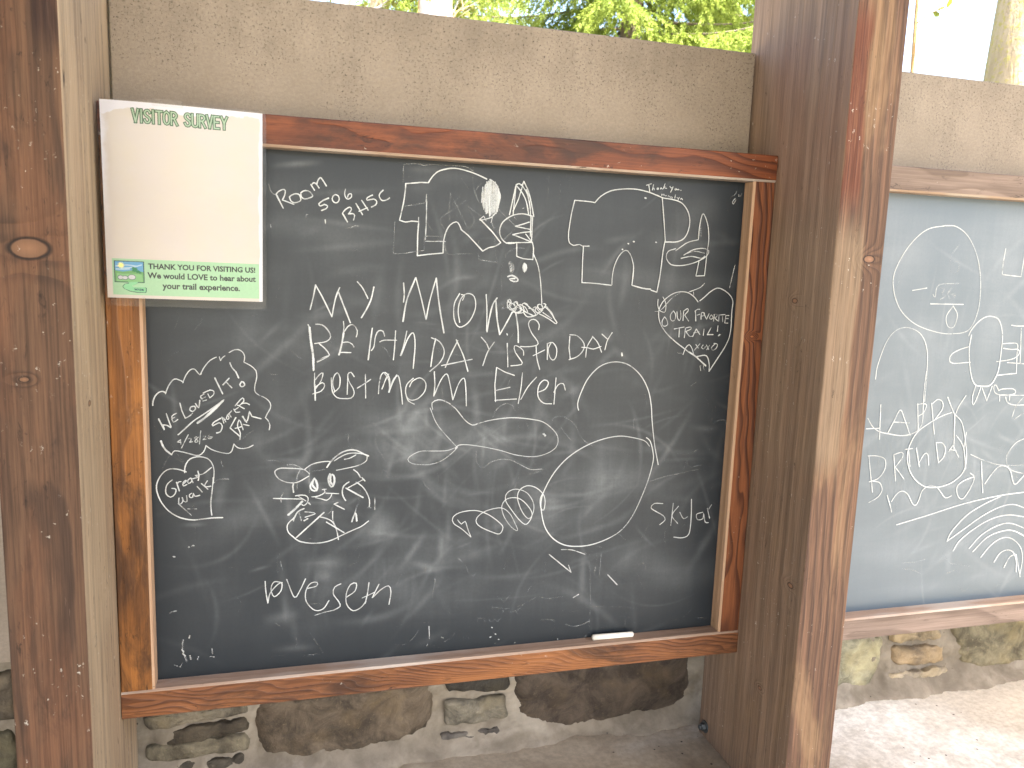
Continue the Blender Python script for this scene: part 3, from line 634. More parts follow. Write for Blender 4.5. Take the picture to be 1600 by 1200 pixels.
("s",22.3,0.88,"476 3347 484 3441 525 3527 595 3578 698 3591 801 3562 863 3497 896 3388 893 3261 880 3160"),
("s",24.4,0.9,"887 3261 862 3033 843 2880 842 2751 852 2654"),
("s",25.5,0.92,"499 3358 420 3393 319 3415 228 3400 147 3328 88 3217 72 3118 93 3003 146 2875 244 2743 378 2647 515 2601 607 2590"),
("s",28.1,0.92,"607 2590 746 2602 875 2610 1010 2607"),
("s",23.5,0.88,"297 3240 233 3186 203 3112 206 3024 267 2970 331 3018 346 3093 288 3108"),
("l",26.7,0.9,"358 3200 394 3063"),
("s",23.5,0.9,"363 3168 387 3205 421 3210"),
("s",23.5,0.9,"443 3165 495 3213 484 3226 449 3190 453 3139 505 3162"),
("s",23.4,0.9,"559 3261 518 3225 528 3174 575 3210 565 3261 592 3184"),
("l",27.6,0.9,"665 3365 680 3301 667 3219"),
("s",23.4,0.9,"587 3248 668 3270 623 3297 738 3318 862 3417"),
("s",23.6,0.9,"386 2952 379 2889 395 2848 442 2899 432 2963 453 2898 499 2890 495 2985"),
("s",23.5,0.9,"571 3020 536 2996 540 2958 581 2956 594 3019 615 2967 685 2983"),
("l",27.7,0.9,"648 3125 721 3032"),
("l",25.6,0.9,"712 3167 803 3074"),
("s",23.4,0.9,"799 3208 758 3139 780 3113 850 3120"),
("l",21.5,0.6,"372 2864 562 2663"),
("l",21.5,0.6,"507 2774 634 2768"),
("l",21.5,0.5,"566 2810 606 2814"),
("s",18.1,0.5,"897 3172 956 3220 1050 3227 1108 3221"),
("s",25.3,0.3,"997 3550 1013 3460 1030 3421"),
]),
('chalk drawing of a rabbit with long side ears',[
("s",22.2,0.9,"2323 3260 2254 3325 2156 3350 2018 3363 1880 3368 1805 3334 1798 3282 1852 3199 1948 3144 2072 3121 2169 3142 2316 3226"),
("s",16.9,0.5,"1977 3416 2060 3423 2156 3387 2240 3325"),
("s",22.2,0.9,"2254 3339 2338 3403 2436 3437 2562 3455 2640 3452"),
("s",31.7,0.93,"2593 3357 2661 3459 2760 3553 2860 3610 2960 3632 3060 3619 3161 3563 3249 3523"),
("s",23.2,0.9,"2704 3458 2817 3529 2917 3571 3032 3579 3176 3555 3241 3531"),
("s",21.1,0.88,"3227 3531 3220 3456 3163 3405 3033 3357 2861 3325 2740 3304"),
("s",24.3,0.85,"2867 3479 2946 3495 3018 3530 3053 3551"),
("s",42.4,0.93,"2400 3185 2337 3068 2358 2993 2435 2982 2442 3079 2400 3178 2365 3082 2421 3005"),
("s",42.4,0.93,"2640 3251 2612 3162 2640 3056 2683 3039 2712 3128 2697 3219 2654 3228 2647 3116 2683 3069"),
("l",21.2,0.7,"2633 3254 2654 3228"),
("s",31.8,0.9,"2086 3131 2065 3065 2078 2968"),
("s",27.5,0.6,"2184 3327 2135 3240 2127 3122 2134 3017"),
("s",25.6,0.92,"1767 2882 1946 2869 2224 2849"),
("s",21.3,0.8,"1921 2960 1884 2894 1887 2812"),
("s",23.5,0.9,"2105 2907 2154 2915 2252 2911 2301 2860 2287 2786 2238 2743 2203 2760"),
("l",21.3,0.85,"2140 2905 2266 2817"),
("s",53.4,0.92,"2210 2812 2111 2704 1992 2598"),
("s",32.1,0.85,"2237 2691 2139 2643 2069 2511"),
("s",37.6,0.8,"2083 2556 2075 2496"),
("s",32.2,0.6,"2160 2627 2195 2497"),
("s",22.5,0.85,"2251 2637 2336 2625 2413 2599 2251 2547"),
("l",32.3,0.85,"2237 2490 2293 2522"),
("l",27.8,0.85,"2308 2785 2336 2753"),
("s",22.4,0.9,"2357 2880 2463 2890 2562 2946 2541 3000"),
("l",23.4,0.8,"2520 2993 2591 2998"),
("s",22.4,0.9,"2414 2867 2520 2835 2591 2814 2648 2859 2669 2911"),
("l",24.5,0.92,"2577 2931 2783 2914"),
("s",31.9,0.9,"2941 3104 2862 3046 2834 2957 2848 2865 2889 2795"),
("l",36.2,0.95,"2891 3003 3167 2832"),
("l",24.5,0.92,"2927 3006 3179 3140"),
("l",24.5,0.9,"3143 3171 3194 3109"),
("s",25.4,0.9,"3012 3305 3077 3250 3121 3172"),
("s",25.6,0.9,"3049 3099 3151 3019 3225 2909 3270 2785 3268 2670"),
("l",25.7,0.92,"2705 2743 2871 2648"),
("l",23.6,0.9,"2705 2743 2770 2770"),
("s",24.7,0.92,"2076 2541 1999 2470 1973 2396 1997 2304 2067 2232 2151 2158 2292 2116 2406 2104 2548 2111 2692 2148 2836 2216 3010 2291 3141 2345 3258 2431"),
("l",32.5,0.95,"2112 2214 2548 2614"),
("s",25.8,0.92,"2463 2548 2577 2514 2663 2464 2720 2384 2757 2259 2776 2143"),
("s",23.6,0.85,"2684 2623 2688 2478 2742 2337"),
("l",28,0.92,"2584 2450 2865 2256"),
("s",36.7,0.9,"2988 2431 3023 2536 3052 2573 3068 2442"),
("s",25.8,0.6,"3073 2718 3038 2582 2995 2446"),
("l",23.6,0.6,"3357 2827 3356 2619"),
("l",19,0.4,"2295 3293 2562 3321"),
("s",19,0.4,"2330 3352 2316 3189 2322 2949"),
("s",17.1,0.4,"2676 2888 2691 2721 2634 2602 2563 2576"),
("l",21.5,0.5,"3241 2663 3293 2653"),
]),
('chalk line reading love seth',[
("s",25.4,0.9,"1630 1515 1640 1336 1668 1145"),
("s",24.5,0.9,"1668 1145 1708 1314 1828 1451 1887 1463 1871 1334 1767 1244 1718 1379 1769 1495 1896 1472"),
("s",24.3,0.9,"1962 1522 2080 1209 2171 1326 2256 1510"),
("s",24.4,0.9,"2286 1343 2428 1372 2437 1437 2337 1428 2261 1302 2267 1120 2397 960 2535 971 2627 1107"),
("s",24.4,0.9,"2818 1381 2719 1332 2695 1218 2782 1077 2807 991 2705 933"),
("s",20.2,0.55,"2705 933 2566 912 2397 870"),
("s",24.6,0.9,"2906 1140 3046 1239 3067 1372 2973 1355 2906 1201 2913 1016 3016 896 3142 939 3226 1040"),
("s",25.6,0.9,"3274 1366 3250 1172 3214 1007"),
("l",22.4,0.85,"3163 1106 3371 1190"),
("s",25.6,0.9,"3439 1326 3330 1098"),
("s",25.8,0.9,"3340 1104 3472 1229 3599 1286 3639 1175 3609 956"),
("l",18.6,0.35,"5145 498 5143 572 5262 562 5275 487"),
("s",18.7,0.3,"5352 535 5390 476 5461 525 5499 466 5552 517"),
("l",18.6,0.4,"5606 716 5602 624"),
("s",18.7,0.35,"5692 653 5766 628 5820 661 5859 590 5874 686 5922 670"),
]),
('chalk outline of a domed arch beside a bulb shape',[
("s",24.2,0.92,"6932 7730 6812 7742 6575 7748"),
("s",22.9,0.9,"6575 7748 6529 7528 6494 7214 6515 7058 6595 7014"),
("s",21.7,0.85,"6595 7014 6696 7034 6749 7011 6869 7015"),
("l",24,0.92,"6766 7011 6764 6719 6770 6406"),
("s",24,0.92,"6770 6406 7006 6399 7304 6375"),
("s",23.2,0.92,"7314 6382 7314 6512 7338 6690 7415 6870 7525 6971 7614 6916 7689 6735 7693 6556 7682 6392"),
("s",29.1,0.92,"7683 6386 7894 6339 8039 6329"),
("l",27.1,0.9,"8047 6310 8159 6280"),
("s",26.1,0.92,"8159 6280 8201 6604 8228 6998 8253 7162"),
("s",26.4,0.92,"6932 7730 7029 7836 7196 7933 7401 7976 7644 7990 7893 7954 8166 7874"),
("l",25,0.9,"8149 7873 8200 7548 8258 7146"),
("s",25.1,0.92,"8166 7874 8402 7849 8552 7786 8666 7636 8696 7443 8630 7244 8490 7156 8254 7140"),
("s",23.2,0.88,"8884 7205 8891 7452 8938 7650 9036 7491 9084 7230 9068 6965 9052 6597"),
("l",23.4,0.88,"9053 6591 8885 6579"),
("l",23.2,0.85,"8885 6579 8927 6853"),
("s",23.2,0.88,"8884 7205 8692 7154 8569 7077 8465 7001"),
("s",22.9,0.88,"8462 7034 8327 6986 8291 6886 8379 6768 8557 6748 8776 6788 8956 6861 9070 6938 9100 7026 8978 7061 8794 7027 8624 6931"),
("s",25.3,0.8,"8577 6874 8766 6914 8973 6888 9026 6930"),
("s",20.7,0.6,"8652 6949 8815 7005 9022 6979"),
("l",20.9,0.5,"8913 7404 8932 7257"),
("l",38.3,0.9,"7829 7855 7851 7853"),
("l",38,0.9,"7664 7122 7679 7122"),
("l",31.2,0.9,"7564 7085 7578 7083"),
("l",33.3,0.9,"7465 6985 7479 6982"),
("l",31.7,0.8,"8078 7129 8093 7126"),
("l",44.8,0.95,"7566 5215 7576 5172"),
("l",23.8,0.55,"9635 6801 9563 6393"),
("s",21.5,0.6,"9542 7944 9491 7882 9513 7844 9563 7929"),
("s",19.1,0.5,"9604 8013 9596 7980 9651 7999 9648 8032"),
("l",15.1,0.3,"6109 8105 6108 7753"),
("l",15.2,0.3,"6309 8071 6317 7765"),
]),
('small chalk note reading Thank you',[
("l",21.5,0.92,"7845 8066 7931 8096"),
("l",26,0.95,"7885 8074 7911 7954"),
("l",21.5,0.9,"7973 8085 7956 7994"),
("s",19.3,0.88,"7961 8010 7983 8032 7991 7998"),
("s",22.7,0.88,"8054 8036 8037 8014 8061 8010 8066 8032"),
("s",19.3,0.85,"8103 8018 8113 8040 8138 8020"),
("l",20.5,0.88,"8185 8113 8156 8027"),
("s",19.4,0.88,"8166 8043 8189 8066 8178 8044 8221 8036"),
("s",20.6,0.9,"8278 8071 8304 8046 8338 8069"),
("l",20.6,0.9,"8338 8069 8297 7976"),
("s",20.7,0.9,"8382 8045 8372 8023 8396 8019 8400 8041"),
("s",19.5,0.85,"8413 8036 8420 8021 8443 8038 8450 8017"),
("l",23,0.8,"8484 8022 8489 8018"),
("s",17.1,0.75,"8134 7914 8134 7946 8157 7920 8173 7943 8182 7911"),
("s",17.1,0.75,"8211 7923 8200 7910 8218 7911 8229 7919"),
("l",17.1,0.75,"8255 7894 8259 7921"),
("s",17.1,0.75,"8283 7911 8297 7891 8320 7903"),
("l",17.2,0.8,"8339 7899 8323 7866"),
("l",19.5,0.85,"8389 7944 8382 7880"),
("s",17.2,0.8,"8423 7898 8443 7878 8465 7900"),
("l",17.2,0.8,"8465 7900 8439 7845"),
("s",19.6,0.85,"8492 7870 8508 7887 8529 7861"),
]),
('chalk heart around the words Our favorite trail',[
("s",25.6,0.9,"8961 6130 8879 6215 8765 6282 8640 6300 8503 6276 8385 6211 8284 6118 8228 6006 8215 5908 8232 5811 8283 5700 8401 5561 8565 5428 8745 5309 8861 5231"),
("s",37.3,0.92,"8861 5238 8993 5160 9095 5081 9205 4995"),
("s",25.7,0.9,"8994 6148 9083 6220 9200 6321 9322 6381 9436 6356 9570 6274 9648 6162 9647 6034 9646 5862 9653 5690 9629 5502 9555 5328 9427 5125 9277 4893"),
("s",26.1,0.9,"9277 4893 9273 5009 9233 5139 9166 5185 9009 5160"),
("s",20.7,0.7,"8595 6278 8477 6206 8377 6106 8292 6007 8220 5950"),
("s",20.5,0.75,"8278 6201 8340 6092 8342 5952 8297 5938 8226 5971 8189 6061 8190 6158"),
("l",18.2,0.6,"8136 5946 8220 5950"),
("s",22.9,0.8,"8333 5855 8292 5784 8306 5707 8360 5694 8404 5730 8375 5813 8333 5855"),
("s",20.8,0.8,"8764 6296 8885 6341 8991 6386 9071 6465"),
("l",18.6,0.6,"8857 6306 8869 6243"),
("s",23,0.8,"8495 5962 8446 5898 8452 5815 8500 5784 8543 5830 8537 5914 8495 5962"),
("s",23,0.8,"8565 5950 8581 5845 8623 5796 8649 5860 8630 5972"),
("l",24.3,0.85,"8693 5966 8693 5797"),
("s",22,0.85,"8689 5959 8763 6009 8781 5968 8717 5896"),
("l",22,0.85,"8717 5896 8803 5789"),
("l",24.4,0.85,"8921 5977 8943 5794"),
("s",22.1,0.85,"8915 5963 8959 5999 9006 6000"),
("l",21,0.8,"8951 5893 9013 5915"),
("s",22.2,0.8,"9043 5824 9042 5937 9097 5938 9101 5896 9047 5881"),
("l",22.2,0.8,"9091 5924 9154 5826"),
("l",22.3,0.8,"9154 5826 9193 5926"),
("s",22.4,0.8,"9235 5905 9207 5855 9241 5827 9278 5863 9243 5905"),
("l",21.2,0.78,"9298 5913 9292 5792"),
("s",21.2,0.78,"9290 5913 9353 5921 9349 5872 9310 5857 9379 5801"),
("l",21.3,0.78,"9393 5915 9395 5794"),
("l",21.3,0.78,"9410 5908 9513 5917"),
("l",21.3,0.8,"9461 5902 9476 5788"),
("l",21.4,0.8,"9530 5903 9518 5767"),
("l",21.4,0.8,"9530 5900 9590 5901"),
("l",21.4,0.8,"9527 5846 9583 5847"),
("l",21.4,0.8,"9521 5767 9582 5764"),
("l",24.2,0.88,"8533 5647 8725 5685"),
("l",24.2,0.88,"8633 5662 8634 5507"),
("l",24.3,0.88,"8750 5657 8739 5494"),
("s",22,0.85,"8742 5664 8842 5686 8860 5651 8770 5608"),
("s",22,0.85,"8762 5607 8839 5523 8894 5524"),
("l",22.1,0.85,"8902 5517 8962 5652"),
("l",22.2,0.85,"8962 5652 9041 5554"),
("l",19.8,0.8,"8913 5581 9021 5603"),
("l",22.3,0.85,"9115 5654 9109 5540"),
("l",23.6,0.88,"9256 5685 9187 5555"),
("l",28.2,0.88,"9187 5555 9303 5557"),
("l",24.9,0.88,"9386 5715 9383 5615"),
("l",35.6,0.9,"9409 5536 9439 5558"),
("s",22.1,0.85,"8738 5195 8777 5309 8842 5374 8902 5310 8952 5181"),
("l",18.6,0.6,"8746 5202 8626 5230"),
("l",22.2,0.8,"8976 5375 9029 5311"),
("l",22.3,0.8,"9054 5390 8953 5275"),
("s",21.2,0.8,"9119 5369 9091 5325 9133 5297 9169 5340"),
("l",21.2,0.8,"9183 5369 9237 5290"),
("l",21.2,0.8,"9254 5377 9198 5283"),
("s",22.5,0.8,"9357 5392 9290 5327 9310 5276 9380 5306 9405 5385 9332 5399"),
("l",20,0.6,"9086 4995 9108 4908"),
("s",20,0.6,"9086 4995 9156 5009 9153 4951 9187 4922"),
]),
('chalk crumbs low on the board',[
("l",39.3,0.62,"495 2157 512 2162"),
("l",39.3,0.62,"557 2172 579 2183"),
("l",32.9,0.62,"281 2022 303 2017"),
("s",34.2,0.5,"388 639 372 544 383 446 409 346 436 278"),
("l",29.5,0.55,"489 710 476 663"),
("l",34.4,0.55,"365 480 392 445"),
("l",34.4,0.55,"374 414 418 371"),
("l",29.9,0.55,"481 371 496 304"),
("l",27.6,0.5,"608 341 593 294"),
("l",22.9,0.5,"811 451 818 368"),
("l",23,0.5,"765 325 851 309"),
("l",27.7,0.5,"365 253 335 191"),
("s",27,0.5,"205 1110 247 1126 303 1133"),
("l",23.1,0.5,"251 233 293 212"),
("l",30.5,0.85,"5400 382 5415 373"),
("l",28.3,0.85,"5470 253 5485 244"),
("l",30.7,0.85,"5381 198 5395 207"),
("l",28.4,0.85,"5532 145 5546 140"),
("l",26.1,0.55,"5476 76 5491 67"),
("l",26.3,0.55,"5825 41 5842 58"),
("l",29.1,0.55,"6629 45 6640 36"),
("l",27,0.55,"7166 43 7192 56"),
("l",27.9,0.5,"4515 282 4551 268"),
("l",23,0.6,"4295 504 4307 284"),
("l",23.3,0.6,"4274 178 4268 149"),
("s",16.5,0.3,"7160 1603 7211 996 7230 652 7228 114"),
("l",17.7,0.4,"7313 1593 7276 1219"),
("l",17.7,0.4,"7390 1588 7370 1136"),
("s",21.7,0.4,"6787 309 6923 258 7076 275 7247 336"),
("s",21.4,0.35,"6310 437 6422 438 6574 397"),
("s",19.1,0.25,"6679 585 6986 540 7214 596 7683 567 8164 495"),
("l",19.5,0.3,"8121 1156 8251 876"),
("l",18.6,0.25,"9059 1593 9482 1722"),
("l",18.8,0.25,"9017 1051 9257 1151"),
("s",20.1,0.3,"8871 807 8951 840 9032 861 9076 819"),
("s",17.4,0.3,"5380 773 5636 706 5926 744 6216 888"),
("s",17.5,0.3,"5993 906 6061 1049 6133 1100"),
("l",17.3,0.25,"5482 948 5613 834"),
("l",17.4,0.25,"5613 834 5839 1104"),
("s",16.9,0.35,"3352 3788 3394 3646 3534 3428"),
("s",16.8,0.3,"2851 3871 2934 3904 2918 3799 2969 3728"),
("s",16.8,0.3,"3052 3866 3019 3727 3087 3690 3120 3794 3053 3796"),
("l",17.1,0.3,"3451 3180 3467 3287"),
("s",17,0.3,"3467 3287 3571 3247 3537 3177 3641 3209"),
("l",21.9,0.35,"1869 1830 1900 1684"),
]),
]
CHALK_B=[
('chalk ring around a small subtraction sum',[
("s",28.3,0.9,"2612 7698 2141 7593 1774 7271 1528 6816 1525 6479 1726 6088 2109 5808 2623 5658 3021 5627 3407 5708 3572 6065 3564 6591 3412 7107 3137 7496 2825 7680 2543 7690"),
("l",27.6,0.9,"1967 6446 2293 6500"),
("s",22.9,0.45,"2913 7328 2768 7112 2791 6857 2921 6792 2995 6921 2921 7032 2788 6971"),
("s",23.9,0.6,"2449 6389 2513 6333 2565 6564 3041 6606"),
("s",24,0.5,"2608 6508 2718 6482 2658 6406 2751 6350 2639 6290"),
("s",24.3,0.5,"2889 6527 2801 6398 2887 6296 2983 6373 2856 6411"),
("l",28.1,0.85,"2419 6199 3202 6204"),
("s",27.2,0.8,"2963 6170 2828 5964 2892 5772 3037 5762 3089 5997 2963 6170"),
("s",28.5,0.8,"4065 7317 4048 7014 4058 6810"),
("l",28.4,0.8,"4058 6810 4533 6783"),
("s",29,0.8,"4533 6783 4544 7031 4555 7324"),
]),
('tall chalk arch',[
("s",25.7,0.85,"1338 4734 1353 4994 1500 5456 1710 5687 1981 5731 2277 5607 2458 5317 2519 4876 2545 4281"),
("s",28.3,0.9,"2508 4885 2502 4559 2526 4183 2549 3876 2473 3712 2288 3626 2067 3607 1814 3644 1560 3697 1384 3805 1255 3970"),
]),
('chalk outline of a rocket with side pods',[
("s",32.2,0.92,"3425 5590 3462 5692 3595 5852 3762 5960 3916 5984 4082 5944 4181 5829 4252 5637 4275 5444 4278 5055 4249 4816 4109 4599 3897 4579 3732 4612 3615 4775 3513 5097 3474 5353 3488 5608"),
("s",29.3,0.9,"3463 5374 3258 5320 3064 5224 3028 5117 3117 5043 3544 5065"),
("s",30.3,0.9,"4297 5440 4457 5450 4663 5436 4689 5230 4736 4837"),
("s",30.9,0.9,"4736 4837 4560 4826 4252 4799"),
("s",30.3,0.9,"4326 5348 4532 5327 4695 5328 4749 5252 4667 5165 4512 5116 4194 5077"),
("s",28.3,0.88,"3749 4591 3704 4363 3748 4199 3824 4362 3886 4568"),
("l",28.5,0.88,"3916 4546 4073 4276"),
("l",28.7,0.88,"4073 4276 4161 4577"),
("s",29,0.88,"4342 4488 4257 4598 4206 4577 4237 4467 4356 4404 4685 4397 4786 4451 4706 4518 4446 4520 4342 4488"),
("l",30.5,0.85,"4378 4404 4400 4267"),
("l",30.8,0.85,"4643 4402 4650 4276"),
("l",30.5,0.85,"4357 4396 5018 4382"),
("s",27.7,0.85,"4541 4354 4600 4243 4775 4185 5052 4182"),
("s",26.6,0.7,"4998 4338 4835 4151 4771 3907"),
("l",25,0.6,"4838 3883 5079 4025"),
("l",30.4,0.85,"4451 5816 4562 5800"),
("l",30.5,0.85,"4549 5800 4779 5803"),
("l",30.7,0.85,"4710 5761 4795 5056"),
("l",30.5,0.85,"4467 5060 4909 5034"),
]),
('chalk words Happy birthday mom',[
("l",30.1,0.9,"1520 4232 1574 3544"),
("l",29.9,0.9,"1240 3762 1551 3767"),
("s",29.2,0.9,"1759 3680 1865 3889 1986 4121 2105 3955 2290 3609"),
("l",27.8,0.88,"1879 3884 2243 3858"),
("l",31.1,0.88,"2386 4244 2472 3676"),
("s",28.3,0.88,"2375 4221 2513 4242 2602 4206 2551 4065 2448 3996"),
("l",31.5,0.9,"2714 4251 2869 3619"),
("s",30.1,0.9,"2726 4228 2855 4321 2975 4272 2996 4129 2853 3930"),
("s",30.5,0.9,"3091 4365 3205 4174 3316 4005"),
("s",31,0.9,"3534 4389 3393 4171 3330 4005"),
("l",35.3,0.92,"3314 4017 3396 3304"),
("s",30.2,0.9,"1369 3221 1439 2912 1542 2480"),
("s",28.8,0.9,"1347 3222 1567 3211 1754 3138 1779 2947 1650 2762 1439 2694"),
("s",27.8,0.85,"1520 2707 1690 2665 1764 2518 1685 2377 1485 2272"),
("l",29.5,0.88,"1951 3227 2063 2686"),
("s",28.1,0.88,"1951 3227 2140 3269 2167 3173 2025 2975"),
("l",28.2,0.88,"2010 2982 2277 2701"),
("l",28.3,0.88,"2202 3326 2389 3338"),
("l",29.9,0.9,"2287 3324 2371 2970"),
("l",34.4,0.9,"2473 3343 2598 2962"),
("s",30.3,0.9,"2579 3039 2683 3216 2770 3202 2824 2983"),
("l",32,0.9,"2938 3433 3054 3023"),
("s",30.6,0.9,"2937 3442 3097 3429 3186 3310 3167 3141 3048 3024"),
("l",29.6,0.88,"3357 3373 3276 3247"),
("l",31.1,0.9,"3365 3373 3539 3129"),
("l",26.6,0.85,"3281 3295 3454 3266"),
("s",31.1,0.9,"3413 3582 3561 3433 3638 3309"),
("l",31.4,0.9,"3656 3637 3638 3309"),
("s",38.9,0.92,"3636 3322 3711 3075 3747 2877"),
("s",30.7,0.9,"3236 4054 2975 3975 2683 3826 2451 3665 2314 3430 2276 3193 2354 2927 2525 2703 2775 2547 3011 2513 3268 2539 3517 2639 3710 2829 3743 3098 3662 3443 3516 3833 3330 4005"),
("s",29.8,0.9,"1895 2404 2004 2169 2048 2046"),
("s",28.5,0.88,"2019 2265 2113 2406 2245 2473 2397 2393 2538 2192 2627 2168 2683 2283 2731 2452 2862 2544 3067 2523 3200 2407 3335 2282 3482 2320"),
("s",31.9,0.9,"3880 2778 3997 2695 3953 2498 3783 2244 3639 2313 3595 2513 3755 2630 3982 2695"),
("l",33.7,0.9,"4128 3012 4270 2347"),
("s",32.5,0.9,"4292 2534 4428 2728 4585 2885 4734 2904 4903 2811 5062 2502 5216 2597 5347 2744"),
("s",25.7,0.7,"3835 3174 4167 3048 4577 2935 4979 2908 5288 2910"),
("s",27,0.7,"5192 3477 4962 3384 4784 3165 4782 2990 4934 2809 5322 2707"),
]),
('chalk rainbow of nested arcs',[
("s",33.3,0.92,"2207 1774 2935 1930 3827 2134 4691 2262 5460 2318"),
("s",32.1,0.9,"3508 1348 3602 1554 3928 1878 4336 2094 4758 2248"),
("s",32.1,0.9,"3508 1348 3909 1589 4313 1831 4732 2006 5112 2056 5526 1928"),
("s",32.4,0.9,"3696 1125 3822 1329 4163 1574 4579 1764 5019 1831 5557 1749"),
("s",32.8,0.9,"4100 1152 4376 1428 4764 1609 5115 1643 5603 1475"),
("s",33,0.9,"4207 1075 4515 1356 4882 1479 5208 1476 5635 1288"),
("s",33.4,0.9,"4438 941 4668 1196 4938 1330 5204 1298 5469 1090 5563 810 5553 469"),
("s",33.9,0.9,"4808 808 4928 990 5112 1059 5287 993 5399 794 5441 543"),
("s",32.6,0.85,"5091 667 5206 889 5348 945"),
("l",32.9,0.85,"5376 932 5567 423"),
("s",23.7,0.4,"2481 823 2728 784 2934 700"),
("s",23.7,0.4,"2463 960 2766 950 3004 996"),
("s",24.5,0.35,"3495 1005 3704 858 4158 772"),
("s",24.8,0.4,"3609 651 3791 691 3924 644"),
]),
]
# ---------------------------------------------------------------- setting: ground, floor, roof
def ground_mat():
    g = NG('dry_ground'); p = g.obj(); n = g.noise(p, .35, 6, .65); m = g.noise(p, 14, 5, .6)
    c = g.mix(g.step(n, .4, .62), (.44, .39, .31), (.25, .25, .13)); c = g.mix(g.step(m, .3, .75, 0., .55), c, (.2, .16, .1))
    return g.finish(c, .95, g.bump(m, .6, .02))
def concrete(name, base, pale, stainc, scale=1., pale_thr=.5):
    g = NG(name); p = g.obj(); n = g.noise(p, 5*scale, 7, .68, .3); f = g.noise(p, 70, 5, .7); l = g.noise(g.vscale(p, (1, 1, 1), (4, 2, 0)), 2.2*scale, 5, .6, .5)
    c = g.mix(g.step(n, .36, .66), base, stainc); c = g.mix(g.step(l, pale_thr, pale_thr+.16, 0., .8), c, pale)
    c = g.mix(g.step(f, .3, .8, .25, 0.), c, tuple(x*.5 for x in base))
    v = g.voro(p, 60); c = g.mix(g.mul(g.step(v, .08, .14, 1., 0.), g.step(g.noise(p, 12), .55, .62)), c, (.05, .04, .03))
    return g.finish(c, .85, g.bump(g.add(n, g.mul(f, .25)), .5, .004))
n = 60; R0 = 1500
xs = np.sign(np.linspace(-1, 1, n))*np.abs(np.linspace(-1, 1, n))**4*R0
gv = [(x, y, ZFLOOR-.12) for y in xs for x in xs]
gf = [(j*n+i, j*n+i+1, (j+1)*n+i+1, (j+1)*n+i) for j in range(n-1) for i in range(n-1)]
tag(mesh_obj('ground', gv, gf, ground_mat()), kind='structure')
FLM = concrete('floor_concrete', (.37, .34, .30), (.5, .48, .45), (.26, .22, .17))
tag(bm_obj('floor', box_bm(-8, 2.9, -6.2, .62, ZFLOOR-.3, ZFLOOR, .01), FLM), kind='structure')
roof = tag(empty('unseen_shade_roof', (0, 0, ROOF_Z)), 'unseen timber pavilion roof added to shade the chalkboards', 'roof')  # added out of view, sized to shade the boards and admit light from the right
DK = wood('roof_boards', (.07, .035, .018), (.2, .12, .07), 'X', 40, (.05, .5), .02, specks=0, seed=21)
bm_obj('deck', box_bm(-8, ROOF_X, ROOF_Y, .14, .16, .2), DK, roof)
for y in (-.06, ROOF_Y+.2): bm_obj('beam', box_bm(-8, ROOF_X, y-.07, y+.07, 0, .16, .006), DK, roof)
for x in np.arange(-7.5, ROOF_X, .61): bm_obj('rafter', box_bm(x-.02, x+.02, ROOF_Y+.28, -.14, .03, .16, .003), DK, roof)
# ---------------------------------------------------------------- timber posts
def post(x0, m, label, bolt=True):
    z1 = ROOF_Z
    o = tag(empty('timber_post', (x0+PW/2, (PF+Q)/2, ZL)), label, 'post')
    bm = box_bm(-PW/2, PW/2, -(Q-PF)/2, (Q-PF)/2, 0, z1-ZL, .0022, 2)
    bm_obj('beam', bm, m, o)
    if bolt:
        b = empty('anchor_bolt', (-PW/2, .0614-(PF+Q)/2, .0243)); b.parent = o
        for nm, r, d0, d1, k in (('washer', .0125, 0, .0025, 32), ('nut', .0088, .0025, .010, 6), ('threaded_end', .0048, .010, .0145, 20)):
            q = bmesh.new(); bmesh.ops.create_cone(q, cap_ends=True, segments=k, radius1=r, radius2=r*(.94 if k == 6 else 1), depth=d1-d0)
            bmesh.ops.bevel(q, geom=[e for e in q.edges if len({round(v.co.z, 5) for v in e.verts}) == 1], offset=.0006, segments=1, affect='EDGES')
            bmesh.ops.rotate(q, verts=q.verts, matrix=Matrix.Rotation(-math.pi/2, 3, 'Y')); bmesh.ops.translate(q, verts=q.verts, vec=(-(d0+d1)/2, 0, 0))
            bm_obj(nm, q, IRON, b)
    return o
IRON = plain('galvanised_iron', (.12, .13, .13), .45, .5, .35, 120, .7)
YC = (PF+Q)/2
PM_L = wood('post_wood_stained', (.034, .018, .011), (.128, .066, .035), 'Z', 75, (.02, -.25), .03, ((.026, .014, .010), .40), ((.17, .075, .036), .58),
            [(-.0916+.0934, .6654-ZL, .021, 0), (-.1041+.0934, .5094-ZL, .0055, 0), (-.1377-YC, .4682-ZL, .006, 1)], 1., .7, seed=1, ringamt=.6, fibre=.6, scuff=.7,
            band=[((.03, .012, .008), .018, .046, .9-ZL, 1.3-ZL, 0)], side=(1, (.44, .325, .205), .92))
PM_R = wood('post_wood_worn_sunlit', (.055, .030, .020), (.19, .10, .058), 'Z', 85, (-.3, .1), .02, ((.035, .02, .014), .36), ((.34, .21, .11), .60),
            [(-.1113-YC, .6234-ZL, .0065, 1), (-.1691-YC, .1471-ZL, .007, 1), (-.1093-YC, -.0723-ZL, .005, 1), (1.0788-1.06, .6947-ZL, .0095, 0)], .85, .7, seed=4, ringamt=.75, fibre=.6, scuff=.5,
            band=[((.15, .042, .018), -.044, -.012, .78-ZL, 1.06-ZL, 0), ((.27, .185, .115), -.045, .004, .36-ZL, .74-ZL, 0)], side=(-1, (.36, .25, .17), .8))  # sun dapple (second band) and gap light (side face) painted into the wood colour
post(XL-PW, PM_L, 'dark stained square post with a big oval knot, left of the survey sign')
post(XR, PM_R, 'worn brown square post between the two chalkboards with a bolt at its foot')
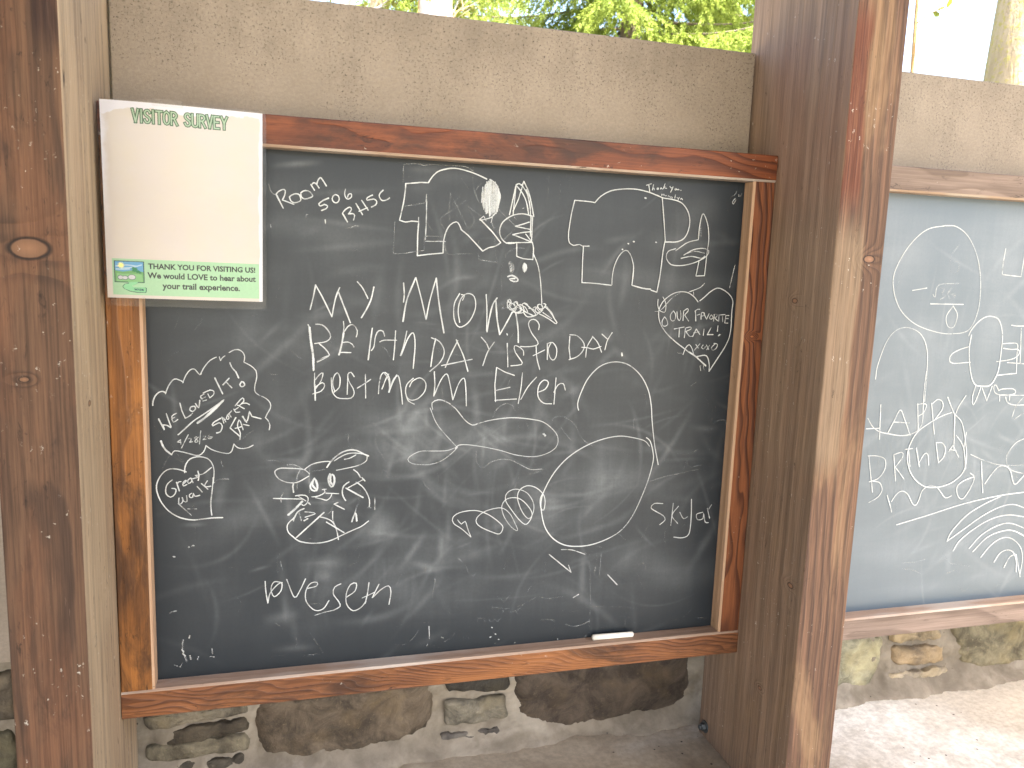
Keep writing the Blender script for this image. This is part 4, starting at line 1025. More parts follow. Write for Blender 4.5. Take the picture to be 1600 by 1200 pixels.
PM_O = wood('post_wood_plain', (.06, .028, .016), (.21, .11, .06), 'Z', 80, (-.3, .1), .02, seed=9)
post(XR+BAY, PM_O, 'plain brown square post beyond the right chalkboard', False)
# ---------------------------------------------------------------- stone wall, ledge
def vnoise(p, s, seed=0):
    """cheap value noise on points (n,3)"""
    q = np.asarray(p)*s+seed*13.7; i = np.floor(q).astype(np.int64); f = q-i; f = f*f*(3-2*f); out = 0
    for dx in (0, 1):
        for dy in (0, 1):
            for dz in (0, 1):
                h = (i[:, 0]+dx)*374761393+(i[:, 1]+dy)*668265263+(i[:, 2]+dz)*2147483647+seed*97
                h = (h ^ (h >> 13))*1274126177; h = (h ^ (h >> 16)) & 0xffff
                wgt = (f[:, 0] if dx else 1-f[:, 0])*(f[:, 1] if dy else 1-f[:, 1])*(f[:, 2] if dz else 1-f[:, 2])
                out = out+wgt*h/65535.
    return out
def fbm(p, s, o=4, seed=0):
    t = 0; a = .5
    for k in range(o): t = t+a*vnoise(p, s*2**k, seed+k); a *= .5
    return t
def grid_mesh(x0, x1, z0, z1, nx, nz):
    X, Z = np.meshgrid(np.linspace(x0, x1, nx), np.linspace(z0, z1, nz)); P = np.stack([X.ravel(), 0*X.ravel(), Z.ravel()], 1)
    i = np.arange(nx*nz).reshape(nz, nx); F = np.stack([i[:-1, :-1].ravel(), i[:-1, 1:].ravel(), i[1:, 1:].ravel(), i[1:, :-1].ravel()], 1)
    return P, F
wall = tag(empty('stone_wall', (0, .15, ZFLOOR)), 'low rubble stone wall with a concrete ledge running under the chalkboards', 'wall')
MORTAR = concrete('lime_mortar', (.27, .225, .165), (.38, .33, .26), (.16, .13, .092), 2.5)
P, F = grid_mesh(-1.4, 2.7, ZL-.01, .12, 700, 76)
d = (fbm(P, 22, 4, 3)-.5)*.034+(fbm(P, 90, 3, 8)-.5)*.014+.002
fil = np.clip((ZL+.055+(fbm(P, 9, 3, 5)-.5)*.04-P[:, 2])/.055, 0, 1)**2*.05
P[:, 1] = -d-fil
P[:, 2] -= ZFLOOR
mesh_obj('mortar', P, F, MORTAR, wall, smooth=True)
bm_obj('core', box_bm(-8, 2.98, .03, .4, 0, .12-ZFLOOR), MORTAR, wall)
bm_obj('base', box_bm(-8, 2.98, -.46, .03, 0, ZL-.08-ZFLOOR), MORTAR, wall)
LEDGE = None
def ledge_mat():
    g = NG('ledge_concrete'); p = g.obj(); o = g.sep(p)
    n = g.noise(p, 6, 7, .68, .4); f = g.noise(p, 80, 5, .7); st = g.noise(g.vscale(p, (2.2, 9, 9)), 1, 6, .65, .5)
    c = g.mix(g.step(n, .34, .66), (.42, .35, .25), (.28, .225, .155)); c = g.mix(g.step(st, .5, .66, 0., .55), c, (.42, .37, .29))
    # lime bloom in the right-hand bay, a diagonal band with a ragged edge
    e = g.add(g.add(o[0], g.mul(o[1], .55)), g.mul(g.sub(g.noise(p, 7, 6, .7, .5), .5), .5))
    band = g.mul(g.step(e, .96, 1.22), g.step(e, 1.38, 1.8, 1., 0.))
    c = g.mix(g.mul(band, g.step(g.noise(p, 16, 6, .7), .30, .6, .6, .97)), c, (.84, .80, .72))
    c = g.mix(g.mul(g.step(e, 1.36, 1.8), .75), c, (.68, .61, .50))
    c = g.mix(g.step(f, .3, .7, .35, 0.), c, (.12, .095, .065))
    v = g.voro(p, 45); c = g.mix(g.mul(g.step(v, .07, .13, 1., 0.), g.step(g.noise(p, 9), .5, .56)), c, (.04, .03, .02))
    return g.finish(c, .8, g.bump(g.add(n, g.mul(f, .3)), .5, .004), .3)
P, F = grid_mesh(-1.4, 2.7, -.52, .06, 420, 64)
P = np.stack([P[:, 0], P[:, 2], 0*P[:, 0]], 1); P[:, 2] = ZL-ZFLOOR+(fbm(P, 7, 4, 11)-.5)*.012-.002
mesh_obj('ledge', P, F, ledge_mat(), wall, smooth=True)
bm_obj('ledge_slab', box_bm(-8, 2.97, -.52, .03, ZL-.08-ZFLOOR, ZL-.012-ZFLOOR), MORTAR, wall)
def stone_mat():
    g = NG('rubble_stone'); p = g.obj(); n = g.noise(p, 14, 8, .7, .6); f = g.noise(p, 95, 6, .75); b = g.noise(g.vscale(p, (1, 1, 1), (3, 7, 1)), 6, 4, .6)
    col = g.attr('stone_colour', 'Color')
    c = g.mix(g.step(n, .34, .70), g.mix(1., col, (.42, .40, .38), 'MULTIPLY'), g.mix(1., col, (1.5, 1.45, 1.35), 'MULTIPLY'))
    c = g.mix(g.step(b, .52, .68, 0., .5), c, g.mix(1., col, (1.75, 1.55, 1.1), 'MULTIPLY'))
    c = g.mix(g.step(f, .55, .8, 0., .6), c, g.mix(1., col, (2.6, 2.5, 2.2), 'MULTIPLY'))
    return g.finish(c, .8, g.bump(g.add(n, g.mul(f, .5)), .9, .006), .3)
STONE = stone_mat()
sv, sf, sc = [], [], []
def add_stone(col, poly):
    poly = np.array(poly); c = poly.mean(0); n = len(poly)
    if ((poly-np.roll(poly, 1, 0))[:, 0]*(np.roll(poly, 1, 0)+poly)[:, 1]).sum() < 0: poly = poly[::-1]
    pts = []                                              # resample the outline
    for i in range(n):
        a, b = poly[i], poly[(i+1) % n]; k = max(2, int(np.linalg.norm(b-a)/.006))
        pts += [a+(b-a)*t/k for t in range(k)]
    pts = np.array(pts)
    for _ in range(2): pts = (np.roll(pts, 1, 0)+2*pts+np.roll(pts, -1, 0))/4
    m = len(pts); half = max(.006, np.abs(pts-c).min(0).min()); hgt = np.ptp(pts[:, 1])
    base = len(sv); fr = [1.04, 1.0, .965, .92, .85, .72, .5, .25]; dep = [.02, .010, .006, .003, .001, 0, -.0005, -.0005]
    dsc = min(1.4, max(.6, hgt/.08))
    rows = np.concatenate([np.column_stack([c[0]+(pts[:, 0]-c[0])*s, np.full(m, -.012+q*dsc), c[1]+(pts[:, 1]-c[1])*s]) for s, q in zip(fr, dep)]+[[(c[0], -.012-.0085*dsc, c[1])]])
    w_ = fbm(rows, 40, 4, len(sv) % 50)-.5; rows[:, 1] += w_*.016
    rows[:, 0] += (fbm(rows, 60, 3, 5)-.5)*.016; rows[:, 2] += (fbm(rows, 60, 3, 9)-.5)*.016
    rows[:, 2] -= ZFLOOR
    sv.extend(rows.tolist()); sc.extend([col]*len(rows))
    L = len(fr)
    for k in range(L-1):
        for i in range(m): sf.append((base+k*m+i, base+k*m+(i+1) % m, base+(k+1)*m+(i+1) % m, base+(k+1)*m+i))
    for i in range(m): sf.append((base+(L-1)*m+i, base+(L-1)*m+(i+1) % m, base+L*m))
for col, poly in STONES: add_stone(col, poly)
st = mesh_obj('stones', sv, sf, STONE, wall, smooth=True)
at = st.data.color_attributes.new('stone_colour', 'FLOAT_COLOR', 'POINT'); at.data.foreach_set('color', np.array([(*c, 1) for c in sc], dtype=np.float32).ravel())
# ---------------------------------------------------------------- panels above the boards
def panel_mat():
    g = NG('painted_panel'); p = g.obj(); o = g.sep(p); n = g.noise(p, 3.2, 6, .6); f = g.noise(g.vscale(p, (1, 1, 1.3)), 160, 5, .75)
    c = g.mix(g.step(n, .35, .68), (.34, .282, .222), (.27, .223, .173)); c = g.mix(g.step(f, .35, .7, .28, 0.), c, (.12, .095, .065))
    c = g.mix(g.step(f, .62, .82, 0., .35), c, (.42, .36, .27))
    dr = g.noise(g.vscale(p, (16, 16, 2.)), 1, 4, .6)          # runs below the top edge
    top = g.step(o[2], -.19, -.0, 0., 1.)
    pk = g.noise(p, 9, 5, .7)
    dens = g.add(g.add(g.mul(pk, .55), g.mul(dr, .45)), g.mul(top, .19))
    v = g.noise(p, 240, 3, .8); v2 = g.noise(g.vscale(p, (1, 1, .8), (2, 2, 2)), 120, 4, .8)
    m = g.mul(g.step(v, .56, .64), g.step(dens, .50, .64)); m2 = g.mul(g.step(v2, .62, .68), g.step(dens, .45, .6))
    c = g.mix(g.mul(g.math('MAXIMUM', m, m2), .85), c, (.045, .036, .028))
    c = g.mix(g.step(dens, .58, .84, 0., .34), c, (.10, .08, .06))
    return g.finish(c, .7, g.bump(g.add(g.mul(f, 1.), n), .35, .002), .35)
PANEL = panel_mat()
def panel(x0, label):
    bm = box_bm(.003, BAY-PW-.003, 0, .02, .02-ZP, 0, .0012, 1)
    return tag(bm_obj('wall_panel', bm, PANEL, loc=(x0, Q-.022, ZP)), label, 'panel')
panel(XL, 'tan mildew-spotted panel above the chalkboard with the birthday message')
panel(XL-BAY, 'tan panel beyond the dark stained post at the left edge')
panel(XR+PW, 'tan panel above the right chalkboard, brighter and less spotted')
# ---------------------------------------------------------------- chalkboards
RAW = wood('raw_wood', (.30, .17, .09), (.50, .32, .20), 'Z', 60, (.2, .3), .02, None, None, (), .15, .7, seed=30, ringamt=.35, fibre=.2)
RAWX = wood('raw_wood_rail', (.28, .18, .12), (.42, .30, .22), 'X', 60, (.2, .3), .02, None, ((.52, .46, .40), .5), (), .3, .75, seed=31, ringamt=.35, fibre=.2)
def slate(name, dust, base, spec):
    g = NG(name); p = g.obj(); d = g.attr('dust'); f = g.noise(g.vscale(p, (1, 1, 1)), 220, 4, .7); n = g.noise(p, 5, 5, .6)
    hz = g.noise(g.vscale(p, (6, 6, 40)), 1, 5, .65, .6); vt = g.noise(g.vscale(p, (45, 6, 5), (3, 3, 3)), 1, 5, .65, .6)
    amt = g.mul(d, g.add(g.add(g.mul(f, .5), g.mul(hz, .5)), g.mul(vt, .55)))
    amt = g.add(amt, g.mul(g.sub(n, .45), .03))
    c = g.mix(g.math('MULTIPLY', amt, dust, clamp=True), base, (.40, .42, .42))
    return g.finish(c, g.add(.40, g.mul(g.math('MULTIPLY', amt, 1.2, clamp=True), .3)), g.bump(f, .06, .0006), spec)
def chalk_mat(name, col):
    g = NG(name); p = g.obj(); a = g.math('ABSOLUTE', g.attr('across')); ink = g.attr('ink')
    n = g.noise(p, 700, 3, .7); n2 = g.noise(p, 120, 3, .6)
    edge = g.step(g.add(a, g.mul(g.sub(n, .5), 1.1)), .55, 1.05, 1., 0.)
    cov = g.step(g.add(g.add(g.mul(n, .7), g.mul(n2, .5)), g.mul(ink, .62)), .66, 1.06)
    al = g.mul(g.mul(edge, cov), g.math('POWER', ink, .8), clamp=True)
    g.put(g.bsdf.inputs['Alpha'], al)
    return g.finish(col, .95, None, .1)
CHALK = chalk_mat('chalk', (.57, .59, .58))
def catmull(pts, step):
    p = np.vstack([2*pts[0]-pts[1], pts, 2*pts[-1]-pts[-2]]); out = []
    for i in range(1, len(p)-2):
        k = max(2, int(np.linalg.norm(p[i+1]-p[i])/step)); t = np.linspace(0, 1, k, endpoint=False)[:, None]
        out.append(.5*((2*p[i])+(-p[i-1]+p[i+1])*t+(2*p[i-1]-5*p[i]+4*p[i+1]-p[i+2])*t**2+(-p[i-1]+3*p[i]-3*p[i+1]+p[i+2])*t**3))
    return np.vstack(out+[p[-2][None]])
def chalk_lines(name, lines, parent, label=None, y0=0):
    V, F, A, I = [], [], [], []
    for j, (fl, wd, ink, txt) in enumerate(lines):
        pts = np.array(list(map(int, txt.split())), float).reshape(-1, 2)/1e4
        if fl == 's' and len(pts) > 2: c = catmull(pts, .004)
        else: c = np.vstack([np.vstack([pts[i]+(pts[i+1]-pts[i])*t for t in np.linspace(0, 1, max(2, int(np.linalg.norm(pts[i+1]-pts[i])/.006)), endpoint=False)]) for i in range(len(pts)-1)]+[pts[-1][None]])
        m = len(c)
        if m < 2: continue
        tg = np.gradient(c, axis=0); tg /= np.maximum(1e-9, np.linalg.norm(tg, axis=1))[:, None]; nr = np.stack([-tg[:, 1], tg[:, 0]], 1)
        wb = wd/1e4*.5*.84*(.86+.3*np.interp(np.arange(m), np.linspace(0, m, 9), rng.random(9)))
        ik = np.clip(ink*(.62+.5*np.interp(np.arange(m), np.linspace(0, m, 8), rng.random(8))), 0, 1)
        c = np.vstack([c[0]-tg[0]*wb[0]*.6, c, c[-1]+tg[-1]*wb[-1]*.6]); nr = np.vstack([nr[:1], nr, nr[-1:]]); wb = np.r_[wb[0]*.5, wb, wb[-1]*.5]; ik = np.r_[ik[0], ik, ik[-1]]; m += 2
        yy = -(.0005+y0+.000011*j+.0000008*np.arange(m)); b = len(V)
        for s in (-1, 1):
            q = c+nr*wb[:, None]*s; V += [(q[i, 0], yy[i], q[i, 1]) for i in range(m)]; A += [s]*m; I += ik.tolist()
        F += [(b+i, b+i+1, b+m+i+1, b+m+i) for i in range(m-1)]
    o = mesh_obj(name, V, F, CHALK, parent)
    for nm, dat in (('across', A), ('ink', I)):
        at = o.data.attributes.new(nm, 'FLOAT', 'POINT'); at.data.foreach_set('value', np.array(dat, dtype=np.float32))
    if label: o['label'] = label
    if label and 'half-erased' in label: o['kind'] = 'stuff'
    return o
def frame_member(name, length, axis, width, mats, parent, loc, flip):
    """timber with a small raw chamfer and a raw inner face; u runs from outer to inner edge"""
    prof = [(0, .05), (0, -T+.0015), (.0015, -T), (width-.0035, -T), (width, -T+.003), (width, .05)]
    n = len(prof); V, mi, F = [], [], []
    for e in (0, length):
        for u, y in prof:
            u = u*flip
            V.append((u, y, e) if axis == 'Z' else (e, y, u))
    for i in range(n):
        j = (i+1) % n; F.append((i, j, n+j, n+i)); mi.append(1 if i in (3, 4) else 0)
    F += [tuple(range(n))[::-1], tuple(range(n, 2*n))]; mi += [0, 0]
    o = mesh_obj(name, V, F, mats, parent, loc, mi=mi)
    bm = bmesh.new(); bm.from_mesh(o.data); bmesh.ops.recalc_face_normals(bm, faces=bm.faces); bm.to_mesh(o.data); bm.free()
    return o
def dust_map(P, w, h, kind):
    x, z = P[:, 0], P[:, 2]; n1 = fbm(P, 3.2, 4, 21); n2 = fbm(P, 9, 3, 31)
    e = np.minimum(np.minimum(x/.05, (w-x)/(.09 if kind == 'A' else .05)), np.minimum(z/.08, (h-z)/.05)); e = np.clip(e, 0, 1)
    e = e*e*(3-2*e)
    base = (.10+.16*(n1-.45))*(.25+.75*e)*(1 if kind == 'A' else 1.5)
    if kind == 'A': base *= .72+.5*np.exp(-(((x-.52)/.36)**2+((z-.33)/.3)**2))
    d = base
    r = np.random.default_rng(5 if kind == 'A' else 6)
    def streak(cx, cz, L, wd, ang, amp, curv=0):
        nonlocal d
        c, s = math.cos(ang), math.sin(ang); u = (x-cx)*c+(z-cz)*s; v = -(x-cx)*s+(z-cz)*c-curv*((x-cx)*c+(z-cz)*s)**2
        k = (np.abs(u) < L*1.2) & (np.abs(v) < wd*3)
        g = np.exp(-(v[k]/wd)**2)*np.clip(1.15-np.abs(u[k])/L, 0, 1)*(.2+1.4*n2[k])
        d = d.copy(); d[k] += amp*g
    for i in range(330 if kind == 'A' else 220):
        cx, cz = r.normal(w*.55, w*.27), r.normal(h*.42, h*.25)
        a = r.choice([0, .1, .5, .9, 1.5, 1.65, -.6])+r.normal(0, .18)
        streak(cx, cz, r.uniform(.015, .10), r.uniform(.0015, .007), a, r.uniform(.05, .26), r.normal(0, 2.5))
    for i in range(45):
        streak(r.uniform(.05, w-.05), r.uniform(.1, h-.05), r.uniform(.05, .16), r.uniform(.012, .03), r.choice([0, .15, 1.5, -.5])+r.normal(0, .2), r.uniform(.05, .15), r.normal(0, 1))
    for (cx, cz, L, wd, an, am) in SMUDGE.get(kind, []): streak(cx, cz, L, wd, an, am)
    return np.clip(d, 0, 1)
def chalkboard(x0, frame_mats, label, chalk, kind):
    top_m, bot_m, l_m, r_m = frame_mats
    o = tag(empty('chalkboard', (x0, 0, 0)), label, 'chalkboard')
    nx, nz = 400, 340; P, F = grid_mesh(-.004, W+.004, -.004, H+.004, nx, nz)
    b = mesh_obj('slate', P, F, SLATE[kind], o, smooth=True)
    at = b.data.attributes.new('dust', 'FLOAT', 'POINT'); at.data.foreach_set('value', dust_map(P, W, H, kind).astype(np.float32))
    bm_obj('backing', box_bm(-FL+.002, W+FR-.002, .004, .03, -FB+.004, H+FT-.004), RAW, o)
    frame_member('rail', W+FL+FR-.002, 'X', FT, [top_m, RAWX], o, (-FL+.001, 0, H+FT), -1)
    frame_member('rail', W+FL+FR-.002, 'X', FB, [bot_m, RAWX], o, (-FL+.001, 0, -FB), 1)
    frame_member('stile', H-.0008, 'Z', FL-.001, [l_m, RAW], o, (-FL+.001, .0006, .0004), 1)
    frame_member('stile', H-.0008, 'Z', FR-.001, [r_m, RAW], o, (W+FR-.001, .0006, .0004), -1)
    for k, (lab, lines) in enumerate(chalk):
        chalk_lines('chalk_writing' if ('reading' in lab or 'words' in lab or 'name' in lab) else 'chalk_drawing', lines, b, lab, .0004*k*.3)
    return o
def smears(n, w, h, seed):
    r = np.random.default_rng(seed); out = []
    for i in range(n):
        cx, cz = np.clip(r.normal(w*.52, w*.27), .02, w-.03), np.clip(r.normal(h*.42, h*.27), .02, h-.03); a = r.choice([0, .3, 1.2, 1.6, 2.3])+r.normal(0, .3); L = r.uniform(.008, .05)
        p = [(cx, cz)]
        for k in range(3): a += r.normal(0, .4); q = p[-1]; p.append((float(np.clip(q[0]+math.cos(a)*L/3, .005, w-.005)), float(np.clip(q[1]+math.sin(a)*L/3, .005, h-.005))))
        out.append(('s', r.uniform(9, 22), r.uniform(.16, .36), ' '.join('%d %d' % (u*1e4, v*1e4) for u, v in p)))
    return ('faint half-erased chalk marks', out)
SLATE = {'A': slate('chalkboard_slate', .54, (.010, .0145, .019), .3), 'B': slate('chalkboard_slate_dust_glare', .62, (.045, .073, .102), .8)}  # slate B base paled and blued to paint in glare; its dust is real
M_TOP = wood('frame_wood_red', (.075, .02, .008), (.22, .062, .02), 'X', 170, (.02, .12), .10, ((.03, .014, .008), .44), ((.26, .075, .026), .62), (), 1.1, .5, seed=11, ringamt=.9, warp=.016, scuff=.75)
M_BOT = wood('frame_wood_figured', (.085, .03, .012), (.235, .092, .036), 'X', 150, (-.02, .06), .22, ((.035, .017, .01), .47), ((.34, .135, .045), .58), (), .12, .5, seed=12, ringamt=1., warp=.045, scuff=.7)
M_LFT = wood('frame_wood_orange', (.12, .045, .012), (.36, .14, .032), 'Z', 110, (.02, .12), .06, ((.03, .015, .008), .47), ((.44, .175, .04), .58), (), .03, .5, seed=13, ringamt=.75, scuff=1.)
M_RGT = wood('frame_wood_brown', (.06, .018, .008), (.26, .088, .032), 'Z', 150, (-.03, .09), .10, ((.03, .014, .008), .28), None, [(-.022, .555, .004, 0)], .1, .5, seed=14, ringamt=1., warp=.02, scuff=.3)
M_GRY = wood('frame_wood_grey', (.11, .075, .055), (.26, .19, .15), 'X', 130, (.02, .12), .03, ((.07, .045, .035), .3), None, (), .4, .7, seed=15, ringamt=.6)
M_GRZ = wood('frame_wood_grey_stile', (.11, .075, .055), (.26, .19, .15), 'Z', 70, (.02, .2), .012, None, None, (), .3, .7, seed=16)
chalkboard(0, (M_TOP, M_BOT, M_LFT, M_RGT), 'chalkboard in a reddish-orange wooden frame with a birthday message and chalk drawings', CHALK_A+[smears(230, W, H, 3)], 'A')
chalkboard(XR+PW+FL, (M_GRY, M_GRY, M_GRZ, M_GRZ), 'dusty, glare-paled chalkboard in a greyish weathered frame at the right with a chalk rocket and rainbow', CHALK_B+[smears(170, W, H, 4)], 'B')
# chalk stick on the lower rail
bm = bmesh.new(); bmesh.ops.create_cone(bm, cap_ends=True, segments=28, radius1=.0052, radius2=.0048, depth=.0785)
bmesh.ops.bevel(bm, geom=[e for e in bm.edges if len({round(v.co.z, 5) for v in e.verts}) == 1], offset=.0012, segments=2, affect='EDGES')
bmesh.ops.rotate(bm, verts=bm.verts, matrix=Matrix.Rotation(math.pi/2, 3, 'Y'))
ck = bm_obj('chalk_stick', bm, plain('white_chalk', (.86, .83, .74), .9, .1, .06, 200), loc=(.766, -.0125, .0054), smooth=True); ck.rotation_euler.z = -.03
tag(ck, 'white stick of chalk lying on the lower rail of the chalkboard frame', 'chalk')
# ---------------------------------------------------------------- visitor survey sign
SG = {'TL': (-.0398, -.0523, .8659), 'TR': (.1678, -.0378, .8661), 'BR': (.1653, -.0379, .5992), 'BL': (-.0391, -.0522, .6018)}
SO = Vector((.062, -.045, .735))
SA = {k: np.array(v)-np.array(SO) for k, v in SG.items()}
SN = np.cross(SA['TR']-SA['TL'], SA['BL']-SA['TL']); SN /= np.linalg.norm(SN); SN = SN if SN[1] < 0 else -SN
def SP(s, t, off=0.):
    s = np.asarray(s, float); t = np.asarray(t, float); S_, T_ = s[..., None], t[..., None]
    p = SA['BL']*(1-S_)*(1-T_)+SA['BR']*S_*(1-T_)+SA['TL']*(1-S_)*T_+SA['TR']*S_*T_
    bend = .003*np.sin(math.pi*np.clip(s, 0, 1))+.0035*(np.clip(t-.9, 0, 1)/.1)**2*np.exp(-((s-.35)/.2)**2)*.6
    return p+SN*(off+bend)[..., None]
sign = tag(empty('visitor_sign', SO), 'laminated paper visitor survey sign hung over the upper left corner of the chalkboard', 'sign')
def sheet(name, s0, s1, t0, t1, off, m, parent=sign, ns=40, nt=50, rad=0):
    ss, tt = np.meshgrid(np.linspace(s0, s1, ns), np.linspace(t0, t1, nt)); i = np.arange(ns*nt).reshape(nt, ns)
    F = np.stack([i[:-1, :-1].ravel(), i[:-1, 1:].ravel(), i[1:, 1:].ravel(), i[1:, :-1].ravel()], 1)
    if rad:                                          # rounded corners
        a = (ss-s0)/(s1-s0)*(.216); b = (tt-t0)/(t1-t0)*.279
        for cx, cy, sx, sy in ((rad, rad, -1, -1), (.216-rad, rad, 1, -1), (rad, .279-rad, -1, 1), (.216-rad, .279-rad, 1, 1)):
            k = ((a-cx)*sx > 0) & ((b-cy)*sy > 0); u, v = (a-cx)[k], (b-cy)[k]; mx = np.maximum(np.abs(u), np.abs(v)); rr = np.maximum(1e-9, np.hypot(u, v))
            a[k] = cx+u*mx/rr; b[k] = cy+v*mx/rr
        ss = s0+a/.216*(s1-s0); tt = t0+b/.279*(t1-t0)
    return mesh_obj(name, SP(ss.ravel(), tt.ravel(), off), F, m, parent, smooth=True)
def paper_mat():
    g = NG('printed_paper'); st = g.attr('pos', 'Vector'); o = g.sep(st); n = g.noise(st, 5, 4, .6); n2 = g.noise(st, 26, 3)
    c = g.mix(g.step(n, .3, .7), (.67, .60, .515), (.66, .59, .54))
    e = g.add(g.mul(g.sub(n, .5), .10), g.mul(g.sub(n2, .5), .018))          # paler lilac-white border with a ragged edge, top and sides
    dtop = g.add(o[1], e)
    side = g.step(o[0], .04, .14, .022, 0.); side2 = g.step(o[0], .45, .7, 0., -.008)
    m = g.step(g.add(g.add(dtop, side), side2), .957, .964); m = g.math('MAXIMUM', m, g.step(g.add(o[0], g.mul(e, .5)), .97, .985))
    m = g.math('MAXIMUM', m, g.mul(g.step(g.add(o[0], e), .0, .05, 1., 0.), g.step(o[1], .2, .8)))
    c = g.mix(m, c, (.78, .765, .82))
    return g.finish(c, .5, None, .4)
def setpos(o, s, t):
    at = o.data.attributes.new('pos', 'FLOAT_VECTOR', 'POINT'); at.data.foreach_set('vector', np.stack([s, t, 0*s], 1).astype(np.float32).ravel())
pp = sheet('paper', 0, 1, 0, 1, 0, paper_mat())
ss, tt = np.meshgrid(np.linspace(0, 1, 40), np.linspace(0, 1, 50)); setpos(pp, ss.ravel(), tt.ravel())
def film_mat():
    g = NG('laminate_film'); n = g.noise(g.obj(), 30, 3, .5)
    tr = g.n.new('ShaderNodeBsdfTransparent'); tr.inputs[0].default_value = (.95, .95, .95, 1)
    gl = g.n.new('ShaderNodeBsdfGlossy'); gl.inputs['Roughness'].default_value = .09; g.put(gl.inputs['Normal'], g.bump(n, .25, .004))
    fr = g.n.new('ShaderNodeFresnel'); fr.inputs[0].default_value = 1.3
    df = g.n.new('ShaderNodeBsdfDiffuse'); df.inputs[0].default_value = (.75, .74, .78, 1)
    m0 = g.n.new('ShaderNodeMixShader'); m0.inputs[0].default_value = .012; g.t.links.new(tr.outputs[0], m0.inputs[1]); g.t.links.new(df.outputs[0], m0.inputs[2])
    mx = g.n.new('ShaderNodeMixShader'); g.put(mx.inputs[0], fr.outputs[0]); g.t.links.new(m0.outputs[0], mx.inputs[1]); g.t.links.new(gl.outputs[0], mx.inputs[2])
    g.t.links.new(mx.outputs[0], g.out.inputs[0]); return g.m
FILM = film_mat()
sheet('laminate', -.019, 1.024, -.042, 1.008, .0012, FILM, rad=.007)
def ink(name, col): return plain(name, col, .5, .4, .08, 300)
G_DARK, G_LITE, BAND, TXT = ink('ink_green', (.03, .10, .035)), ink('ink_pale_green', (.36, .5, .33)), ink('band_green', (.36, .60, .36)), ink('ink_dark', (.012, .022, .02))
band = sheet('footer_band', .035, .976, .0165, .2045, .0003, BAND)
def strokes_on_paper(name, lines, width, off, m, parent):
    """lines of (s,t) points as flat ribbons lying on the paper"""
    V, F = [], []
    for q, pts in enumerate(lines):
        p = np.array(pts, float)*(.2076, .2665); c = catmull(p, .002) if len(p) > 2 else np.linspace(p[0], p[1], 8)
        tg = np.gradient(c, axis=0); tg /= np.maximum(1e-9, np.linalg.norm(tg, axis=1))[:, None]; nr = np.stack([-tg[:, 1], tg[:, 0]], 1); m_ = len(c); b = len(V)
        c = np.vstack([c[:1]-tg[:1]*width/2, c, c[-1:]+tg[-1:]*width/2]); nr = np.vstack([nr[:1], nr, nr[-1:]]); m_ += 2
        for s in (-1, 1):
            u = (c+nr*width/2*s)/(.2076, .2665); V += SP(u[:, 0], u[:, 1], np.full(m_, off+q*.000004)).tolist()
        F += [(b+i, b+i+1, b+m_+i+1, b+m_+i) for i in range(m_-1)]
    return mesh_obj(name, V, F, m, parent)
GLY = {'V': [[(0, 1), (.5, 0)], [(.5, 0), (1, 1)]], 'I': [[(.5, 0), (.5, 1)]], 'T': [[(0, 1), (1, 1)], [(.5, 0), (.5, 1)]], 'U': [[(0, 1), (0, .5), (.06, .12), (.5, -.02), (.94, .12), (1, .5), (1, 1)]],
       'S': [[(.95, .82), (.75, .98), (.3, .98), (.05, .78), (.25, .58), (.75, .42), (.95, .22), (.7, .02), (.25, .02), (.02, .2)]],
       'O': [[(.5, 1), (.1, .85), (0, .5), (.1, .15), (.5, 0), (.9, .15), (1, .5), (.9, .85), (.5, 1)]], 'R': [[(0, 0), (0, 1)], [(0, 1), (.6, .99), (.92, .77), (.6, .52), (0, .5)], [(.45, .5), (1, 0)]],
       'E': [[(0, 0), (0, 1)], [(0, 1), (.85, 1)], [(0, .52), (.75, .52)], [(0, 0), (.88, 0)]], 'Y': [[(0, 1), (.5, .48)], [(1, 1), (.5, .48)], [(.5, .48), (.5, 0)]]}
cells = []; x = 0.
for ch in 'VISITOR SURVEY':
    wd = {'I': .42, ' ': .75}.get(ch, 1.0); cells.append((ch, x, wd)); x += wd+.34
tot = x-.34; hl = []
for ch, cx, wd in cells:
    for st_ in GLY.get(ch, []):
        hl.append([(.192+(cx+u*wd)/tot*.578, .902+v*.060) for u, v in st_])
head = strokes_on_paper('heading', hl, .0044, .0003, G_DARK, sign)
strokes_on_paper('heading_inline', hl, .0018, .0005, G_LITE, head)
def text_on_paper(body, s0, t0, s1, m, bold=0.0):
    cu = bpy.data.curves.new('text', 'FONT'); cu.body = body; cu.size = 1; cu.offset = bold; cu.resolution_u = 3
    ob = link(bpy.data.objects.new('text', cu)); dg = bpy.context.evaluated_depsgraph_get(); dg.update()
    me = bpy.data.meshes.new_from_object(ob.evaluated_get(dg)); bpy.data.objects.remove(ob)
    n = len(me.vertices); co = np.zeros(n*3); me.vertices.foreach_get('co', co); co = co.reshape(-1, 3)
    w_ = co[:, 0].max()-co[:, 0].min(); k = (s1-s0)/w_
    P_ = SP(s0+(co[:, 0]-co[:, 0].min())*k, t0+co[:, 1]*k*.2076/.2665, np.full(n, .0006)); me.vertices.foreach_set('co', P_.ravel())
    me.materials.clear(); me.materials.append(m); me.update(); me.name = 'text_line'
    o = bpy.data.objects.new('text_line', me); o.parent = sign; return link(o)
text_on_paper('THANK YOU FOR VISITING US!', .256, .1575, .950, TXT, .032)
text_on_paper('We would LOVE to hear about', .250, .1085, .953, TXT, .03)
text_on_paper('your trail experience.', .342, .0555, .846, TXT, .03)
def poly_on_paper(name, pts, off, m, parent):
    p = np.array(pts, float); return mesh_obj(name, SP(p[:, 0], p[:, 1], np.full(len(p), off)), [tuple(range(len(p)))], m, parent)
